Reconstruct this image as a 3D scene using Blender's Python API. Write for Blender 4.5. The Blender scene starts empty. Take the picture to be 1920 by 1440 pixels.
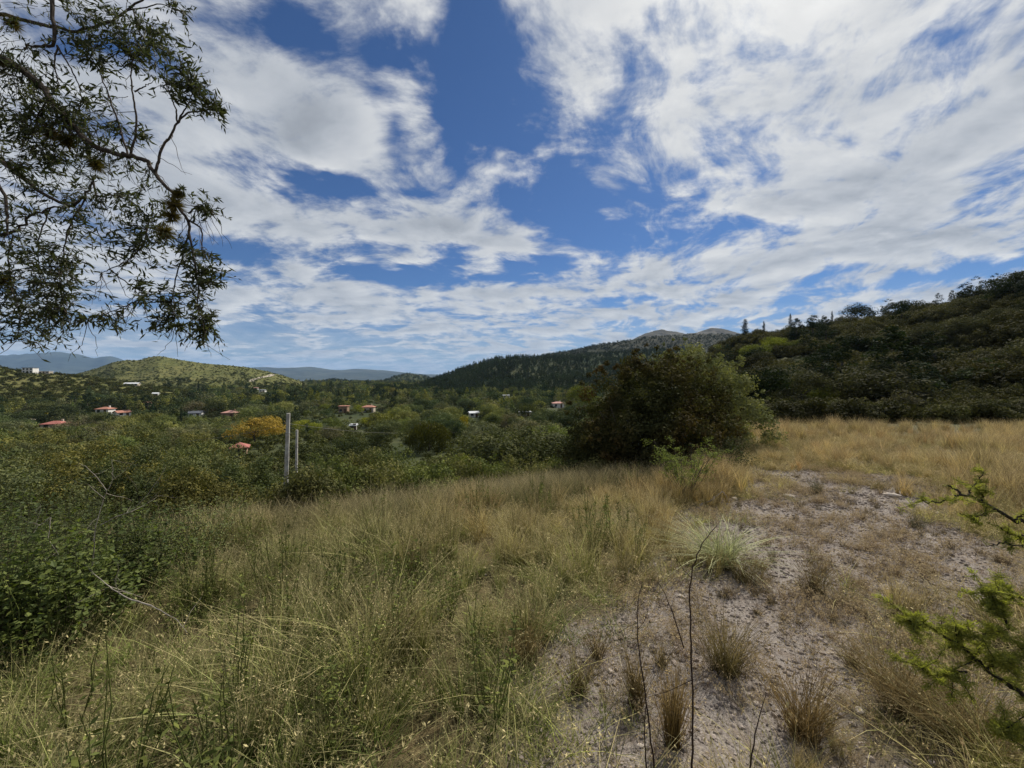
import bpy, math, numpy as np
from mathutils import Vector, Matrix
R = np.random.default_rng
sc = bpy.context.scene
COL = sc.collection

# ------------------------------------------------------------------ camera, sky, sun, exposure
F, CX, HV, CH = 740.0, 960.0, 705.0, 1.6        # focal length and horizon of a 1920 px wide picture, eye height
cam = bpy.data.cameras.new('camera'); cam.sensor_width = 36.0; cam.lens = F / 1920 * 36
cam.shift_y = -15 / 1920; cam.clip_start = 0.05; cam.clip_end = 60000
camo = bpy.data.objects.new('camera', cam); COL.objects.link(camo)
camo.location = (0, 0, CH); camo.rotation_euler = (math.radians(90), 0, 0)
sc.camera = camo
SUN_AZ, SUN_EL = math.radians(35), math.radians(44)
sunv = Vector((math.sin(SUN_AZ) * math.cos(SUN_EL), math.cos(SUN_AZ) * math.cos(SUN_EL), math.sin(SUN_EL)))
sl = bpy.data.lights.new('sun', 'SUN'); sl.energy = 5.0; sl.angle = math.radians(.6); sl.color = (1.0, 0.94, 0.84)
so = bpy.data.objects.new('sun', sl); COL.objects.link(so)
so.rotation_euler = sunv.to_track_quat('Z', 'Y').to_euler()
sc.view_settings.view_transform = 'Standard'; sc.view_settings.look = 'None'
sc.view_settings.exposure = 0.26; sc.view_settings.gamma = 1.0; sc.view_settings.use_curve_mapping = False
sc.cycles.max_bounces = 6; sc.cycles.diffuse_bounces = 2; sc.cycles.glossy_bounces = 2
sc.cycles.transmission_bounces = 4; sc.cycles.volume_bounces = 0; sc.cycles.transparent_max_bounces = 8
sc.cycles.use_denoising = True

class E:                                         # tiny expression wrapper round shader sockets
    nt = None
    def __init__(s, k): s.k = k
    @staticmethod
    def m(op, *a, clamp=False):
        n = E.nt.nodes.new('ShaderNodeMath'); n.operation = op; n.use_clamp = clamp
        for i, v in enumerate(a):
            if isinstance(v, E): E.nt.links.new(v.k, n.inputs[i])
            else: n.inputs[i].default_value = v
        return E(n.outputs[0])
    def __add__(s, o): return E.m('ADD', s, o)
    __radd__ = __add__
    def __sub__(s, o): return E.m('SUBTRACT', s, o)
    def __rsub__(s, o): return E.m('SUBTRACT', o, s)
    def __mul__(s, o): return E.m('MULTIPLY', s, o)
    __rmul__ = __mul__
    def __truediv__(s, o): return E.m('DIVIDE', s, o)
def e_vec(x, y, z):
    n = E.nt.nodes.new('ShaderNodeCombineXYZ')
    for i, v in enumerate((x, y, z)):
        if isinstance(v, E): E.nt.links.new(v.k, n.inputs[i])
        else: n.inputs[i].default_value = v
    return E(n.outputs[0])
def e_noise(vec, scale, detail=4, rough=.55, dist=0.0, lac=2.0):
    n = E.nt.nodes.new('ShaderNodeTexNoise'); E.nt.links.new(vec.k, n.inputs['Vector'])
    n.inputs['Scale'].default_value = scale; n.inputs['Detail'].default_value = detail
    n.inputs['Roughness'].default_value = rough; n.inputs['Distortion'].default_value = dist
    n.inputs['Lacunarity'].default_value = lac
    return E(n.outputs['Fac'])
def e_smooth(x, a, b, lo=0.0, hi=1.0):
    n = E.nt.nodes.new('ShaderNodeMapRange'); n.interpolation_type = 'SMOOTHSTEP'
    E.nt.links.new(x.k, n.inputs[0])
    for i, v in enumerate((a, b, lo, hi)): n.inputs[i + 1].default_value = v
    return E(n.outputs[0])
def e_mixc(f, a, b, blend='MIX'):
    n = E.nt.nodes.new('ShaderNodeMix'); n.data_type = 'RGBA'; n.blend_type = blend
    for sock, v in ((n.inputs[0], f), (n.inputs[6], a), (n.inputs[7], b)):
        if isinstance(v, E): E.nt.links.new(v.k, sock)
        elif isinstance(v, (int, float)): sock.default_value = v
        else: sock.default_value = (*v, 1)
    return E(n.outputs[2])

def uv_dir(u, v):
    d = np.array([(u - CX) / F, 1.0, (HV - v) / F]); d /= np.linalg.norm(d)
    return math.atan2(d[0], d[1]), math.asin(d[2])

def build_world():
    w = bpy.data.worlds.new('World'); sc.world = w; w.use_nodes = True
    w.cycles.sampling_method = 'MANUAL'; w.cycles.sample_map_resolution = 256
    nt = w.node_tree; nt.nodes.clear(); E.nt = nt
    sky = nt.nodes.new('ShaderNodeTexSky'); sky.sky_type = 'NISHITA'; sky.sun_disc = False
    sky.sun_elevation = SUN_EL; sky.sun_rotation = SUN_AZ
    sky.altitude = 900; sky.air_density = 1.0; sky.dust_density = 0.6; sky.ozone_density = 3.0
    tc = nt.nodes.new('ShaderNodeTexCoord'); sep = nt.nodes.new('ShaderNodeSeparateXYZ')
    nt.links.new(tc.outputs['Generated'], sep.inputs[0])
    x, y, z = (E(sep.outputs[i]) for i in range(3))
    zz = E.m('MAXIMUM', z, 0.0) + 0.15
    px, py = x / zz, y / zz
    az = E.m('ARCTAN2', x, y); el = E.m('ARCSINE', z)
    # where the cloud deck is broken (direction, width, strength)
    holes = [(880, 50, .07, .12, -.34), (915, 165, .09, .11, -.36), (985, 275, .10, .10, -.42), (1060, 330, .10, .08, -.34),
             (1060, 400, .11, .07, -.40), (1125, 455, .12, .035, -.30), (700, 190, .05, .05, -.20), (840, 215, .06, .07, -.24),
             (440, 190, .05, .025, -.2), (630, 330, .12, .024, -.36), (520, 315, .08, .02, -.2), (790, 365, .08, .02, -.2), (940, 360, .05, .05, -.2),
             (480, 475, .10, .025, -.26), (640, 500, .13, .028, -.36), (790, 525, .13, .03, -.34), (930, 525, .10, .02, -.36),
             (1030, 490, .09, .022, -.36), (1130, 440, .1, .03, -.22), (860, 465, .08, .012, -.22),
             (1900, 492, .09, .012, -.34), (1740, 520, .10, .014, -.34), (1600, 545, .10, .012, -.26), (1480, 570, .09, .012, -.16),
             (300, 615, .35, .020, -.34), (560, 640, .25, .012, -.2), (1250, 400, .14, .07, -.26), (1130, 250, .08, .06, -.2), (1400, 330, .2, .04, -.14), (740, 230, .035, .05, -.25), (860, 290, .04, .03, -.2), (530, 55, .05, .025, -.22), (620, 85, .05, .02, -.22), (700, 110, .05, .03, -.22), (1180, 560, .12, .010, -.14),
             (1180, 130, .03, .03, -.14), (1350, 450, .14, .03, -.24), (560, 60, .10, .03, -.10), (760, 120, .08, .05, -.12),
             (1160, 605, .06, .008, -.26), (1000, 560, .10, .01, -.12),
             (500, 130, .12, .06, .16), (620, 230, .16, .05, .16), (450, 400, .22, .05, .20), (800, 420, .16, .03, .14),
             (560, 560, .3, .03, .22), (900, 590, .3, .02, .18), (1250, 520, .25, .022, .20), (1700, 300, .32, .2, .18), (1500, 470, .3, .04, .14),
             (1230, 110, .16, .10, .08), (1450, 60, .12, .12, .16), (960, 190, .02, .02, .1), (300, 300, .3, .1, .1)]
    cov = None
    AE = e_vec(az, el, 0.0)
    for (u, v, sa, se, amp) in holes:
        a0, e0 = uv_dir(u, v); sa, se = sa * 1.9, se * 1.9
        mp = nt.nodes.new('ShaderNodeMapping'); nt.links.new(AE.k, mp.inputs[0])
        mp.inputs['Location'].default_value = (-a0 / sa, -e0 / se, 0); mp.inputs['Scale'].default_value = (1 / sa, 1 / se, 1)
        gr = nt.nodes.new('ShaderNodeTexGradient'); gr.gradient_type = 'QUADRATIC_SPHERE'; nt.links.new(mp.outputs[0], gr.inputs[0])
        g = E(gr.outputs['Fac'])
        cov = g * (amp * 1.25) if cov is None else E.m('MULTIPLY_ADD', g, amp * 1.25, cov)
    P0 = e_vec(px, py, 0.0)
    wx = e_noise(P0, 0.9, 2) - 0.5; wy = e_noise(e_vec(px, py, 7.3), 0.9, 2) - 0.5
    qx = px + wx * 0.55; qy = py + wy * 0.55
    Q = e_vec(qx, qy, 1.7)
    fine = e_noise(Q, 2.3, 9, .58, .1)
    k = 0.09
    Q2 = e_vec(qx + k * math.sin(SUN_AZ), qy + k * math.cos(SUN_AZ), 1.7)
    fine2 = e_noise(Q2, 2.3, 5, .55, .1)
    # wispy streaks, drawn out along the wind
    c, s_ = math.cos(math.radians(28)), math.sin(math.radians(28))
    ax_ = px * c - py * s_ + wx * 0.5; ay_ = px * s_ + py * c + wy * 0.5
    st = e_noise(e_vec(ax_ * 5.5, ay_ * 2.6, 3.1), 1.0, 8, .62, .3)
    right = e_smooth(az, -.05, .45)
    mott = e_noise(e_vec(qx * 1.0 + fine * .25, qy * 1.25, 5.9), 7.0, 6, .62)
    dens = (fine - .5) * (2.15 - right * .8) + (st - .5) * (right * 1.25 + .6) + (mott - .5) * (.85 - right * .35) + cov + 0.295
    alpha = e_smooth(dens, -0.06, 0.46)
    veil = e_smooth(el, 0.0, .20, .82, 0.0)
    alpha = E.m('MAXIMUM', alpha, veil * e_smooth(fine, .30, .62, .45, 1.0))
    rel = (fine - fine2) * .75 + (st - .5) * (right * .35 + .1) + (mott - .5) * .32
    cosang = x * sunv.x + y * sunv.y + z * sunv.z
    glow = E.m('POWER', E.m('MAXIMUM', cosang, 0.0), 14.0)
    glow2 = E.m('POWER', E.m('MAXIMUM', cosang, 0.0), 160.0)
    thick = e_smooth(dens, .25, .85)
    lum = 0.495 + rel - thick * 0.13 + glow * .20 + glow2 * .14
    lum = E.m('MAXIMUM', lum, 0.26)
    lum = lum * e_smooth(el, 0.0, .5, 1.08, 1.0)
    cool = e_mixc(e_smooth(lum, .3, .75), (.88, .95, 1.06), (1.0, 1.0, .985))
    lc = nt.nodes.new('ShaderNodeVectorMath'); lc.operation = 'SCALE'
    nt.links.new(cool.k, lc.inputs[0]); nt.links.new((lum * (1 / 0.10)).k, lc.inputs['Scale'])
    skc = e_mixc(1.0, E(sky.outputs[0]), (.245, .385, .57), 'MULTIPLY')
    col = e_mixc(alpha, skc, E(lc.outputs[0]))
    bg = nt.nodes.new('ShaderNodeBackground'); bg.inputs[1].default_value = 0.10
    nt.links.new(col.k, bg.inputs[0])
    out = nt.nodes.new('ShaderNodeOutputWorld'); nt.links.new(bg.outputs[0], out.inputs[0])
build_world()

# ------------------------------------------------------------------ helpers
def tag(o, label, cat, group=None, kind=None):
    o['label'] = label; o['category'] = cat
    if group: o['group'] = group
    if kind: o['kind'] = kind
    return o

class MB:
    """collects vertices and faces (quads / tris) with a per-vertex tint 'lv' and along-blade 'gt'"""
    def __init__(s): s.v = []; s.q = []; s.t = []; s.lv = []; s.gt = []; s.n = 0
    def add(s, v, quads=None, tris=None, lv=1.0, gt=0.0):
        v = np.asarray(v, float).reshape(-1, 3); n = len(v)
        s.v.append(v)
        s.lv.append(np.broadcast_to(np.asarray(lv, float), (n,)).copy()); s.gt.append(np.broadcast_to(np.asarray(gt, float), (n,)).copy())
        if quads is not None and len(quads): s.q.append(np.asarray(quads, np.int64).reshape(-1, 4) + s.n)
        if tris is not None and len(tris): s.t.append(np.asarray(tris, np.int64).reshape(-1, 3) + s.n)
        s.n += n
    def mesh(s, name, mat=None, smooth=False):
        me = bpy.data.meshes.new(name)
        v = np.concatenate(s.v) if s.v else np.zeros((0, 3))
        q = np.concatenate(s.q) if s.q else np.zeros((0, 4), np.int64)
        t = np.concatenate(s.t) if s.t else np.zeros((0, 3), np.int64)
        me.vertices.add(len(v)); me.vertices.foreach_set('co', v.astype(np.float32).ravel())
        me.loops.add(q.size + t.size)
        me.loops.foreach_set('vertex_index', np.concatenate([q.ravel(), t.ravel()]).astype(np.int32))
        me.polygons.add(len(q) + len(t))
        st = np.concatenate([np.arange(len(q)) * 4, q.size + np.arange(len(t)) * 3]).astype(np.int32)
        me.polygons.foreach_set('loop_start', st)
        me.polygons.foreach_set('use_smooth', np.full(len(q) + len(t), smooth))
        me.update(calc_edges=True)
        for nm, arr in (('lv', s.lv), ('gt', s.gt)):
            a = me.attributes.new(nm, 'FLOAT', 'POINT'); a.data.foreach_set('value', np.concatenate(arr).astype(np.float32))
        if mat: me.materials.append(mat)
        return me
    def obj(s, name, mat=None, parent=None, smooth=False, link=True):
        o = bpy.data.objects.new(name, s.mesh(name, mat, smooth))
        if link: COL.objects.link(o)
        if parent: o.parent = parent
        return o
def empty(name, loc=(0, 0, 0), rz=0.0):
    o = bpy.data.objects.new(name, None); COL.objects.link(o); o.location = loc; o.rotation_euler = (0, 0, rz)
    o.empty_display_size = 0.3
    return o

def grid_faces(nu, nv):
    i, j = np.meshgrid(np.arange(nu - 1), np.arange(nv - 1), indexing='ij')
    a = i * nv + j
    return np.stack([a, a + nv, a + nv + 1, a + 1], -1).reshape(-1, 4)

def _hash(ix, iy, seed):
    h = (ix.astype(np.int64) * 374761393 + iy.astype(np.int64) * 668265263 + seed * 1442695041) & 0xffffffff
    h = ((h ^ (h >> 13)) * 1274126177) & 0xffffffff
    return ((h ^ (h >> 16)) & 0xffff) / 65535.0
def vnoise(x, y, seed=0):
    x = np.asarray(x, float); y = np.asarray(y, float)
    ix, iy = np.floor(x), np.floor(y); fx, fy = x - ix, y - iy
    fx = fx * fx * (3 - 2 * fx); fy = fy * fy * (3 - 2 * fy)
    a, b = _hash(ix, iy, seed), _hash(ix + 1, iy, seed); c, d = _hash(ix, iy + 1, seed), _hash(ix + 1, iy + 1, seed)
    return (a + (b - a) * fx) * (1 - fy) + (c + (d - c) * fx) * fy
def fbm(x, y, oct=4, seed=0, gain=.5):
    s = 0; amp = 1; tot = 0
    for i in range(oct):
        s = s + amp * (vnoise(x * 2 ** i + 17.3 * i, y * 2 ** i - 9.1 * i, seed + i) - .5); tot += amp; amp *= gain
    return s / tot * 2
def sstep(x, a, b):
    t = np.clip((x - a) / (b - a), 0, 1); return t * t * (3 - 2 * t)
def softplus(x, k=1.0): return np.where(x * k > 30, x, np.log1p(np.exp(np.minimum(x * k, 30))) / k)

def tube(mb, pts, rad, sides=5, lv=1.0):
    pts = np.asarray(pts, float); n = len(pts); rad = np.broadcast_to(np.asarray(rad, float), (n,))
    tan = np.gradient(pts, axis=0); tan /= np.linalg.norm(tan, axis=1, keepdims=True) + 1e-9
    ref = np.array([0.31, 0.42, 0.85]); a = np.cross(tan, ref); a /= np.linalg.norm(a, axis=1, keepdims=True) + 1e-9
    b = np.cross(tan, a)
    th = np.arange(sides) / sides * 2 * np.pi
    v = pts[:, None] + rad[:, None, None] * (np.cos(th)[None, :, None] * a[:, None] + np.sin(th)[None, :, None] * b[:, None])
    i, j = np.meshgrid(np.arange(n - 1), np.arange(sides), indexing='ij'); j2 = (j + 1) % sides
    q = np.stack([i * sides + j, i * sides + j2, (i + 1) * sides + j2, (i + 1) * sides + j], -1).reshape(-1, 4)
    mb.add(v.reshape(-1, 3), quads=q, lv=lv)

def wiggle(rng, a, b, n, amp, sag=0.0):
    a, b = np.asarray(a, float), np.asarray(b, float); s = np.linspace(0, 1, n)[:, None]
    p = a + (b - a) * s; L = np.linalg.norm(b - a)
    off = np.cumsum(rng.normal(0, 1, (n, 3)), axis=0); off -= off[0] + (off[-1] - off[0]) * s
    p = p + off * amp * L / math.sqrt(n); p[:, 2] += sag * L * (4 * s * (1 - s))[:, 0]
    return p

def unit(v): return v / (np.linalg.norm(v, axis=-1, keepdims=True) + 1e-9)
def leaves(mb, rng, pos, nrm, length, width, axis=None, lv=None, fold=0.0):
    """diamond leaf faces at pos; nrm faces out; axis = leaf direction or random"""
    n = len(pos)
    if axis is None: axis = rng.normal(size=(n, 3))
    axis = unit(axis - nrm * np.sum(axis * nrm, 1, keepdims=True)); side = np.cross(nrm, axis)
    L = np.broadcast_to(length, (n,))[:, None] if np.ndim(length) <= 1 else length
    W = np.broadcast_to(width, (n,))[:, None]
    a = pos - axis * L * .5; c = pos + axis * L * .5
    m = pos - axis * L * .08 + nrm * (W * fold)
    b = m + side * W * .5; d = m - side * W * .5
    v = np.stack([a, b, c, d], 1).reshape(-1, 3)
    if lv is None: lv = rng.uniform(.65, 1.35, n)
    mb.add(v, quads=np.arange(n * 4).reshape(-1, 4), lv=np.repeat(lv, 4))
def sphere_dirs(rng, n): return unit(rng.normal(size=(n, 3)))

def blob_crown(mb, rng, blobs, per, size, aspect=.55, shell=.55, up=.25, nn=.55):
    """foliage clumps: leaf faces spread through the outer part of each blob"""
    blobs = np.asarray(blobs, float); nb = len(blobs)
    per = np.maximum(1, (per * (blobs[:, 3] / blobs[:, 3].mean()) ** 2).astype(int))
    idx = np.repeat(np.arange(nb), per); n = len(idx)
    d = sphere_dirs(rng, n); r = blobs[idx, 3] * (shell + (1.08 - shell) * rng.random(n) ** .6)
    pos = blobs[idx, :3] + d * r[:, None] * np.array([1, 1, .85])
    nrm = unit(d + rng.normal(0, nn, (n, 3)) + np.array([0, 0, up]))
    sz = size * rng.uniform(.6, 1.35, n)
    tint = rng.uniform(.72, 1.28, nb)[idx] * rng.uniform(.75, 1.25, n)
    leaves(mb, rng, pos, nrm, sz, sz * aspect, lv=tint)

# ------------------------------------------------------------------ materials
def new_mat(name):
    m = bpy.data.materials.new(name); m.use_nodes = True; nt = m.node_tree; nt.nodes.clear(); E.nt = nt
    out = nt.nodes.new('ShaderNodeOutputMaterial'); return m, nt, out
def e_attr(name, kind='GEOMETRY', fac=True):
    n = E.nt.nodes.new('ShaderNodeAttribute'); n.attribute_name = name; n.attribute_type = kind
    return E(n.outputs['Fac' if fac else 'Color'])
def e_scale(col, f):
    n = E.nt.nodes.new('ShaderNodeVectorMath'); n.operation = 'SCALE'; E.nt.links.new(col.k, n.inputs[0])
    if isinstance(f, E): E.nt.links.new(f.k, n.inputs['Scale'])
    else: n.inputs['Scale'].default_value = f
    return E(n.outputs[0])
def e_rand():
    n = E.nt.nodes.new('ShaderNodeObjectInfo'); return E(n.outputs['Random'])
def e_objcol():
    n = E.nt.nodes.new('ShaderNodeObjectInfo'); return E(n.outputs['Color'])
def e_coord(kind='Object'):
    n = E.nt.nodes.new('ShaderNodeTexCoord'); return E(n.outputs[kind])
def e_pos():
    n = E.nt.nodes.new('ShaderNodeNewGeometry'); return E(n.outputs['Position'])
def e_rgb(c):
    n = E.nt.nodes.new('ShaderNodeRGB'); n.outputs[0].default_value = (*c, 1); return E(n.outputs[0])
def finish(nt, out, col, rough=.8, spec=.2, trans=0.0, tcol=None, bump=None, bstr=.3, bdist=.02):
    b = nt.nodes.new('ShaderNodeBsdfPrincipled'); nt.links.new(col.k, b.inputs['Base Color'])
    b.inputs['Roughness'].default_value = rough; b.inputs['Specular IOR Level'].default_value = spec
    if bump is not None:
        bn = nt.nodes.new('ShaderNodeBump'); bn.inputs['Strength'].default_value = bstr; bn.inputs['Distance'].default_value = bdist
        nt.links.new(bump.k, bn.inputs['Height']); nt.links.new(bn.outputs[0], b.inputs['Normal'])
    if trans > 0:
        t = nt.nodes.new('ShaderNodeBsdfTranslucent'); nt.links.new((tcol or col).k, t.inputs[0])
        mx = nt.nodes.new('ShaderNodeMixShader'); mx.inputs[0].default_value = trans
        nt.links.new(b.outputs[0], mx.inputs[1]); nt.links.new(t.outputs[0], mx.inputs[2])
        nt.links.new(mx.outputs[0], out.inputs[0])
    else: nt.links.new(b.outputs[0], out.inputs[0])

def leaf_mat(name, color=None, source='color', trans=.35, rough=.8, spec=.03, accent=None, acc_amt=.5, acc_scale=.6):
    """color from: a fixed colour, the object's own colour, or the scatter's tint"""
    m, nt, out = new_mat(name)
    if source == 'object': c = e_objcol()
    elif source == 'instancer': c = e_attr('tint', 'INSTANCER', False)
    else: c = e_rgb(color)
    if accent is not None:
        nz = e_noise(e_coord('Object'), acc_scale, 3)
        c = e_mixc(e_smooth(nz, .5 - .12, .5 + .16, 0, acc_amt), c, accent)
    lv = e_attr('lv'); c = e_scale(c, lv * .8 + .2)
    hue = e_mixc(e_smooth(lv, .7, 1.35, 0, .35), c, e_mixc(1.0, c, (1.5, 1.15, .6), 'MULTIPLY'))
    tc = e_mixc(1.0, hue, (1.15, 1.25, .55), 'MULTIPLY')
    finish(nt, out, hue, rough, spec, trans, tc)
    return m
def bark_mat(name, a, b, scale=20):
    m, nt, out = new_mat(name); P_ = e_coord('Object')
    n1 = e_noise(P_, scale, 6, .65)
    finish(nt, out, e_mixc(e_smooth(n1, .35, .65), a, b), .9, .1, bump=n1, bstr=.6, bdist=.01)
    return m
def grass_mat(name, tip=(.30, .22, .11), src='instancer', color=None, tipmix=.55, trans=.25):
    m, nt, out = new_mat(name)
    c = e_attr('tint', 'INSTANCER', False) if src == 'instancer' else (e_objcol() if src == 'object' else e_rgb(color))
    gt = e_attr('gt'); lv = e_attr('lv')
    c = e_mixc(e_smooth(gt, .25, 1.05, 0, tipmix), c, tip)
    c = e_scale(c, lv)
    finish(nt, out, c, .7, .15, trans)
    return m
def plain_mat(name, c, c2=None, scale=3, rough=.85, spec=.2, bump=.2, bd=.01):
    m, nt, out = new_mat(name); n1 = e_noise(e_coord('Object'), scale, 5, .6)
    finish(nt, out, e_mixc(e_smooth(n1, .3, .7), c, c2 or tuple(x * .75 for x in c)), rough, spec, bump=n1, bstr=bump, bdist=bd)
    return m

# ------------------------------------------------------------------ terrain
YC_X = [-60, -12, -6, -4, -2.5, 0, 3, 6, 9, 12, 60]
YC_Y = [2.5, 3.2, 4.4, 5.1, 6.0, 7.0, 8.2, 11.0, 15.5, 18.5, 20]
def crest(x): return np.interp(x, YC_X, YC_Y)
def ground_z(x, y):
    x = np.asarray(x, float); y = np.asarray(y, float)
    s = np.interp(x, [-8, -2, 3, 8], [.115, .10, .075, .05])
    z = -s * np.minimum(np.maximum(y, 0), 60.0)
    d = y - crest(x); t = x / np.maximum(y, 1.0)
    f = np.interp(t, [.30, .58], [1.0, .06])
    z = z - .20 * softplus(d, 1.2) * f
    z = z - .17 * softplus(-x - 5.0, .8) * sstep(y, -4, 2)
    r = np.hypot(x, y)
    zf = -12 - 4 * sstep(r, 70, 150) - 46 * sstep(r, 900, 5000) + 1.2 * fbm(x / 40, y / 40, 3, 5) * sstep(r, 30, 90)
    z = softplus(z - zf, .6) + zf
    z = z + .05 * fbm(x * .5, y * .5, 3, 11) * sstep(r, .5, 3) + .02 * fbm(x * 2.3, y * 2.3, 2, 31)
    return z

def smooth_tab(us, vals, n=600):
    t = (np.asarray(us, float) - CX) / F; g = np.linspace(t[0], t[-1], n); y = np.interp(g, t, vals)
    w = max(3, n // 90); k = np.hanning(2 * w + 1); k /= k.sum()
    yp = np.concatenate([np.full(w, y[0]), y, np.full(w, y[-1])])
    return g, np.convolve(yp, k, 'valid')
class Hill:
    def __init__(s, us, vs, Yr, Yf, wb, rough=.05, gully=.06, scale=60, veg=0.0, power=1.0, seed=1, crag=.02):
        Yr = np.broadcast_to(np.asarray(Yr, float), (len(us),)); Yf = np.broadcast_to(np.asarray(Yf, float), (len(us),))
        s.g, s.yr = smooth_tab(us, Yr); _, s.yf = smooth_tab(us, Yf)
        z = CH + (HV - np.asarray(vs, float)) / F * Yr - veg
        _, s.zr = smooth_tab(us, z)
        s.crag = crag; s.wb, s.rough, s.gully, s.scale, s.power, s.seed = wb, rough, gully, scale, power, seed
        s.t0, s.t1 = s.g[0], s.g[-1]
    def z(s, x, y):
        x = np.asarray(x, float); y = np.asarray(y, float); t = x / np.maximum(y, 1.0)
        yr = np.interp(t, s.g, s.yr); yf = np.interp(t, s.g, s.yf); zr = np.interp(t, s.g, s.zr)
        g0 = ground_z(x, y)
        a = np.clip((y - yf) / (yr - yf), 0, 1); p = np.sin(a * np.pi / 2) ** (1.25 * s.power) * (.35 + .65 * a)
        p = p / 1.0
        b = np.clip((y - yr) / s.wb, 0, 1); p = p * (1 - b * b * (3 - 2 * b))
        H = np.maximum(zr - g0, 0)
        n = fbm(x / s.scale, y / s.scale, 4, s.seed); gl = np.abs(fbm(t * 14, y / s.scale * .35, 3, s.seed + 9))
        mid = 4 * a * (1 - a)
        zz = g0 + H * p + H * mid * (n * s.rough * 2 - gl * s.gully * 2) + H * s.crag * n * a
        edge = sstep(t, s.t0, s.t0 + .02) * (1 - sstep(t, s.t1 - .02, s.t1))
        out = (a <= 0) | (b >= 1)
        return np.where(out, g0 - 3, g0 - 3 + (zz - g0 + 3) * edge)
    def mesh(s, name, mat, nt=220, ny=70, label='', cat='hill'):
        t = np.linspace(s.t0, s.t1, nt)
        yr = np.interp(t, s.g, s.yr); yf = np.interp(t, s.g, s.yf)
        f = np.linspace(0, 1, ny); f1 = np.minimum(f / .8, 1); f2 = np.maximum((f - .8) / .2, 0)
        Y = yf[:, None] + (yr - yf)[:, None] * f1[None] + s.wb * f2[None]
        X = t[:, None] * Y; Z = s.z(X, Y)
        mb = MB(); mb.add(np.stack([X, Y, Z], -1).reshape(-1, 3), quads=grid_faces(nt, ny)[:, ::-1])
        o = mb.obj(name, mat, smooth=True)
        tag(o, label, cat, kind='structure'); return o

H_right = Hill([1120, 1200, 1290, 1340, 1385, 1420, 1500, 1600, 1700, 1800, 1920, 2150, 2500],
               [735, 715, 672, 650, 632, 622, 612, 601, 588, 566, 534, 470, 400],
               [250, 240, 220, 205, 190, 175, 145, 118, 102, 90, 76, 60, 45], [110, 90, 70, 55, 42, 36, 31, 28, 26, 25, 24, 24, 24], 70,
               rough=.05, gully=.05, scale=22, seed=3, veg=2.4)
H_fore = Hill([690, 740, 770, 800, 830, 860, 890, 930, 965, 1000, 1050, 1100, 1200, 1320], [746, 738, 727, 714, 702, 690, 680, 669, 667, 667, 665, 661, 655, 652],
              [520, 560, 590, 620, 640, 660, 680, 700, 720, 740, 760, 780, 800, 800], 340, 300, rough=.05, gully=.05, scale=90, seed=21, veg=4)
H_back = Hill([900, 960, 1000, 1030, 1060, 1100, 1150, 1200, 1260, 1340, 1450], [700, 682, 668, 661, 657, 649, 640, 631, 626, 624, 626],
              [950, 980, 1000, 1020, 1050, 1080, 1120, 1160, 1200, 1250, 1300], 700, 500, rough=.05, gully=.05, scale=120, seed=33, veg=3)
H_mount = Hill([1130, 1170, 1200, 1222, 1240, 1262, 1285, 1300, 1320, 1337, 1358, 1380, 1410, 1470, 1560], [660, 644, 627, 619, 616, 620, 626, 624, 616, 612, 615, 622, 634, 655, 690],
               2600, 1700, 1200, rough=.07, gully=.08, scale=160, seed=41, crag=.09)
H_left = Hill([20, 80, 130, 180, 212, 235, 262, 278, 297, 315, 340, 380, 430, 465, 500, 530, 560, 600, 650],
              [720, 712, 705, 691, 679, 675, 675, 670, 667, 670, 675, 681, 685, 689, 696, 704, 714, 728, 742], 760, 430, 400, rough=.05, gully=.05, scale=110, seed=51)
H_lnear = Hill([-900, -500, -200, -60, 0, 40, 90, 130, 180, 240, 300, 360, 430], [600, 625, 655, 676, 685, 694, 697, 700, 706, 714, 723, 732, 744],
               [200, 250, 300, 320, 330, 335, 340, 340, 340, 345, 350, 350, 350], [120, 140, 160, 175, 190, 195, 200, 210, 220, 235, 250, 260, 270], 120, rough=.05, gully=.05, scale=50, seed=61, veg=1.5)
H_kn1 = Hill([690, 715, 740, 765, 790, 830, 880], [730, 716, 705, 700, 703, 715, 735], 1500, 1150, 350, scale=120, seed=71)
H_kn2 = Hill([560, 585, 606, 625, 645, 670, 700, 730], [733, 724, 715, 710, 713, 720, 726, 733], 1300, 1000, 300, scale=110, seed=75)
H_kn3 = Hill([620, 650, 690, 740, 790, 840], [741, 728, 719, 717, 724, 738], 900, 620, 250, scale=90, seed=77)
H_far = Hill([-700, -300, -60, 0, 40, 75, 110, 150, 178, 192, 206, 222, 245, 300, 380, 440, 480, 530, 560, 577, 600, 640, 665, 690, 730, 760, 800, 900, 1100, 1500],
             [640, 650, 664, 664, 661, 659, 661, 666, 670, 668, 667, 672, 679, 684, 686, 688, 689, 691, 690, 688, 691, 694, 692, 693, 696, 699, 702, 703, 703, 703], 9000, 6200, 2500, rough=.04, gully=.07, scale=500, seed=81, crag=.12)
HILLS = [H_right, H_fore, H_back, H_left, H_lnear, H_kn1, H_kn2, H_kn3, H_mount]
def T(x, y, hills=HILLS):
    z = ground_z(x, y)
    for h in hills: z = np.maximum(z, h.z(x, y))
    return z
def solveY(u, v, y0, y1, hills=HILLS, n=400):
    ys = np.geomspace(y0, y1, n); xs = (u - CX) / F * ys; vv = HV - (T(xs, ys, hills) - CH) / ys * F
    k = np.where(vv <= v)[0]
    return float(ys[k[0]]) if len(k) else float(y1)
def gpt(u, v, y0=.8, y1=60):
    """where the ray through picture point (u, v) meets the ground"""
    ys = np.geomspace(y0, y1, 900); xs = (u - CX) / F * ys; vv = HV - (ground_z(xs, ys) - CH) / ys * F
    k = np.where(vv <= v)[0]; i = k[0] if len(k) else len(ys) - 1
    return np.array([xs[i], ys[i], float(ground_z(xs[i], ys[i]))])

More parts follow.
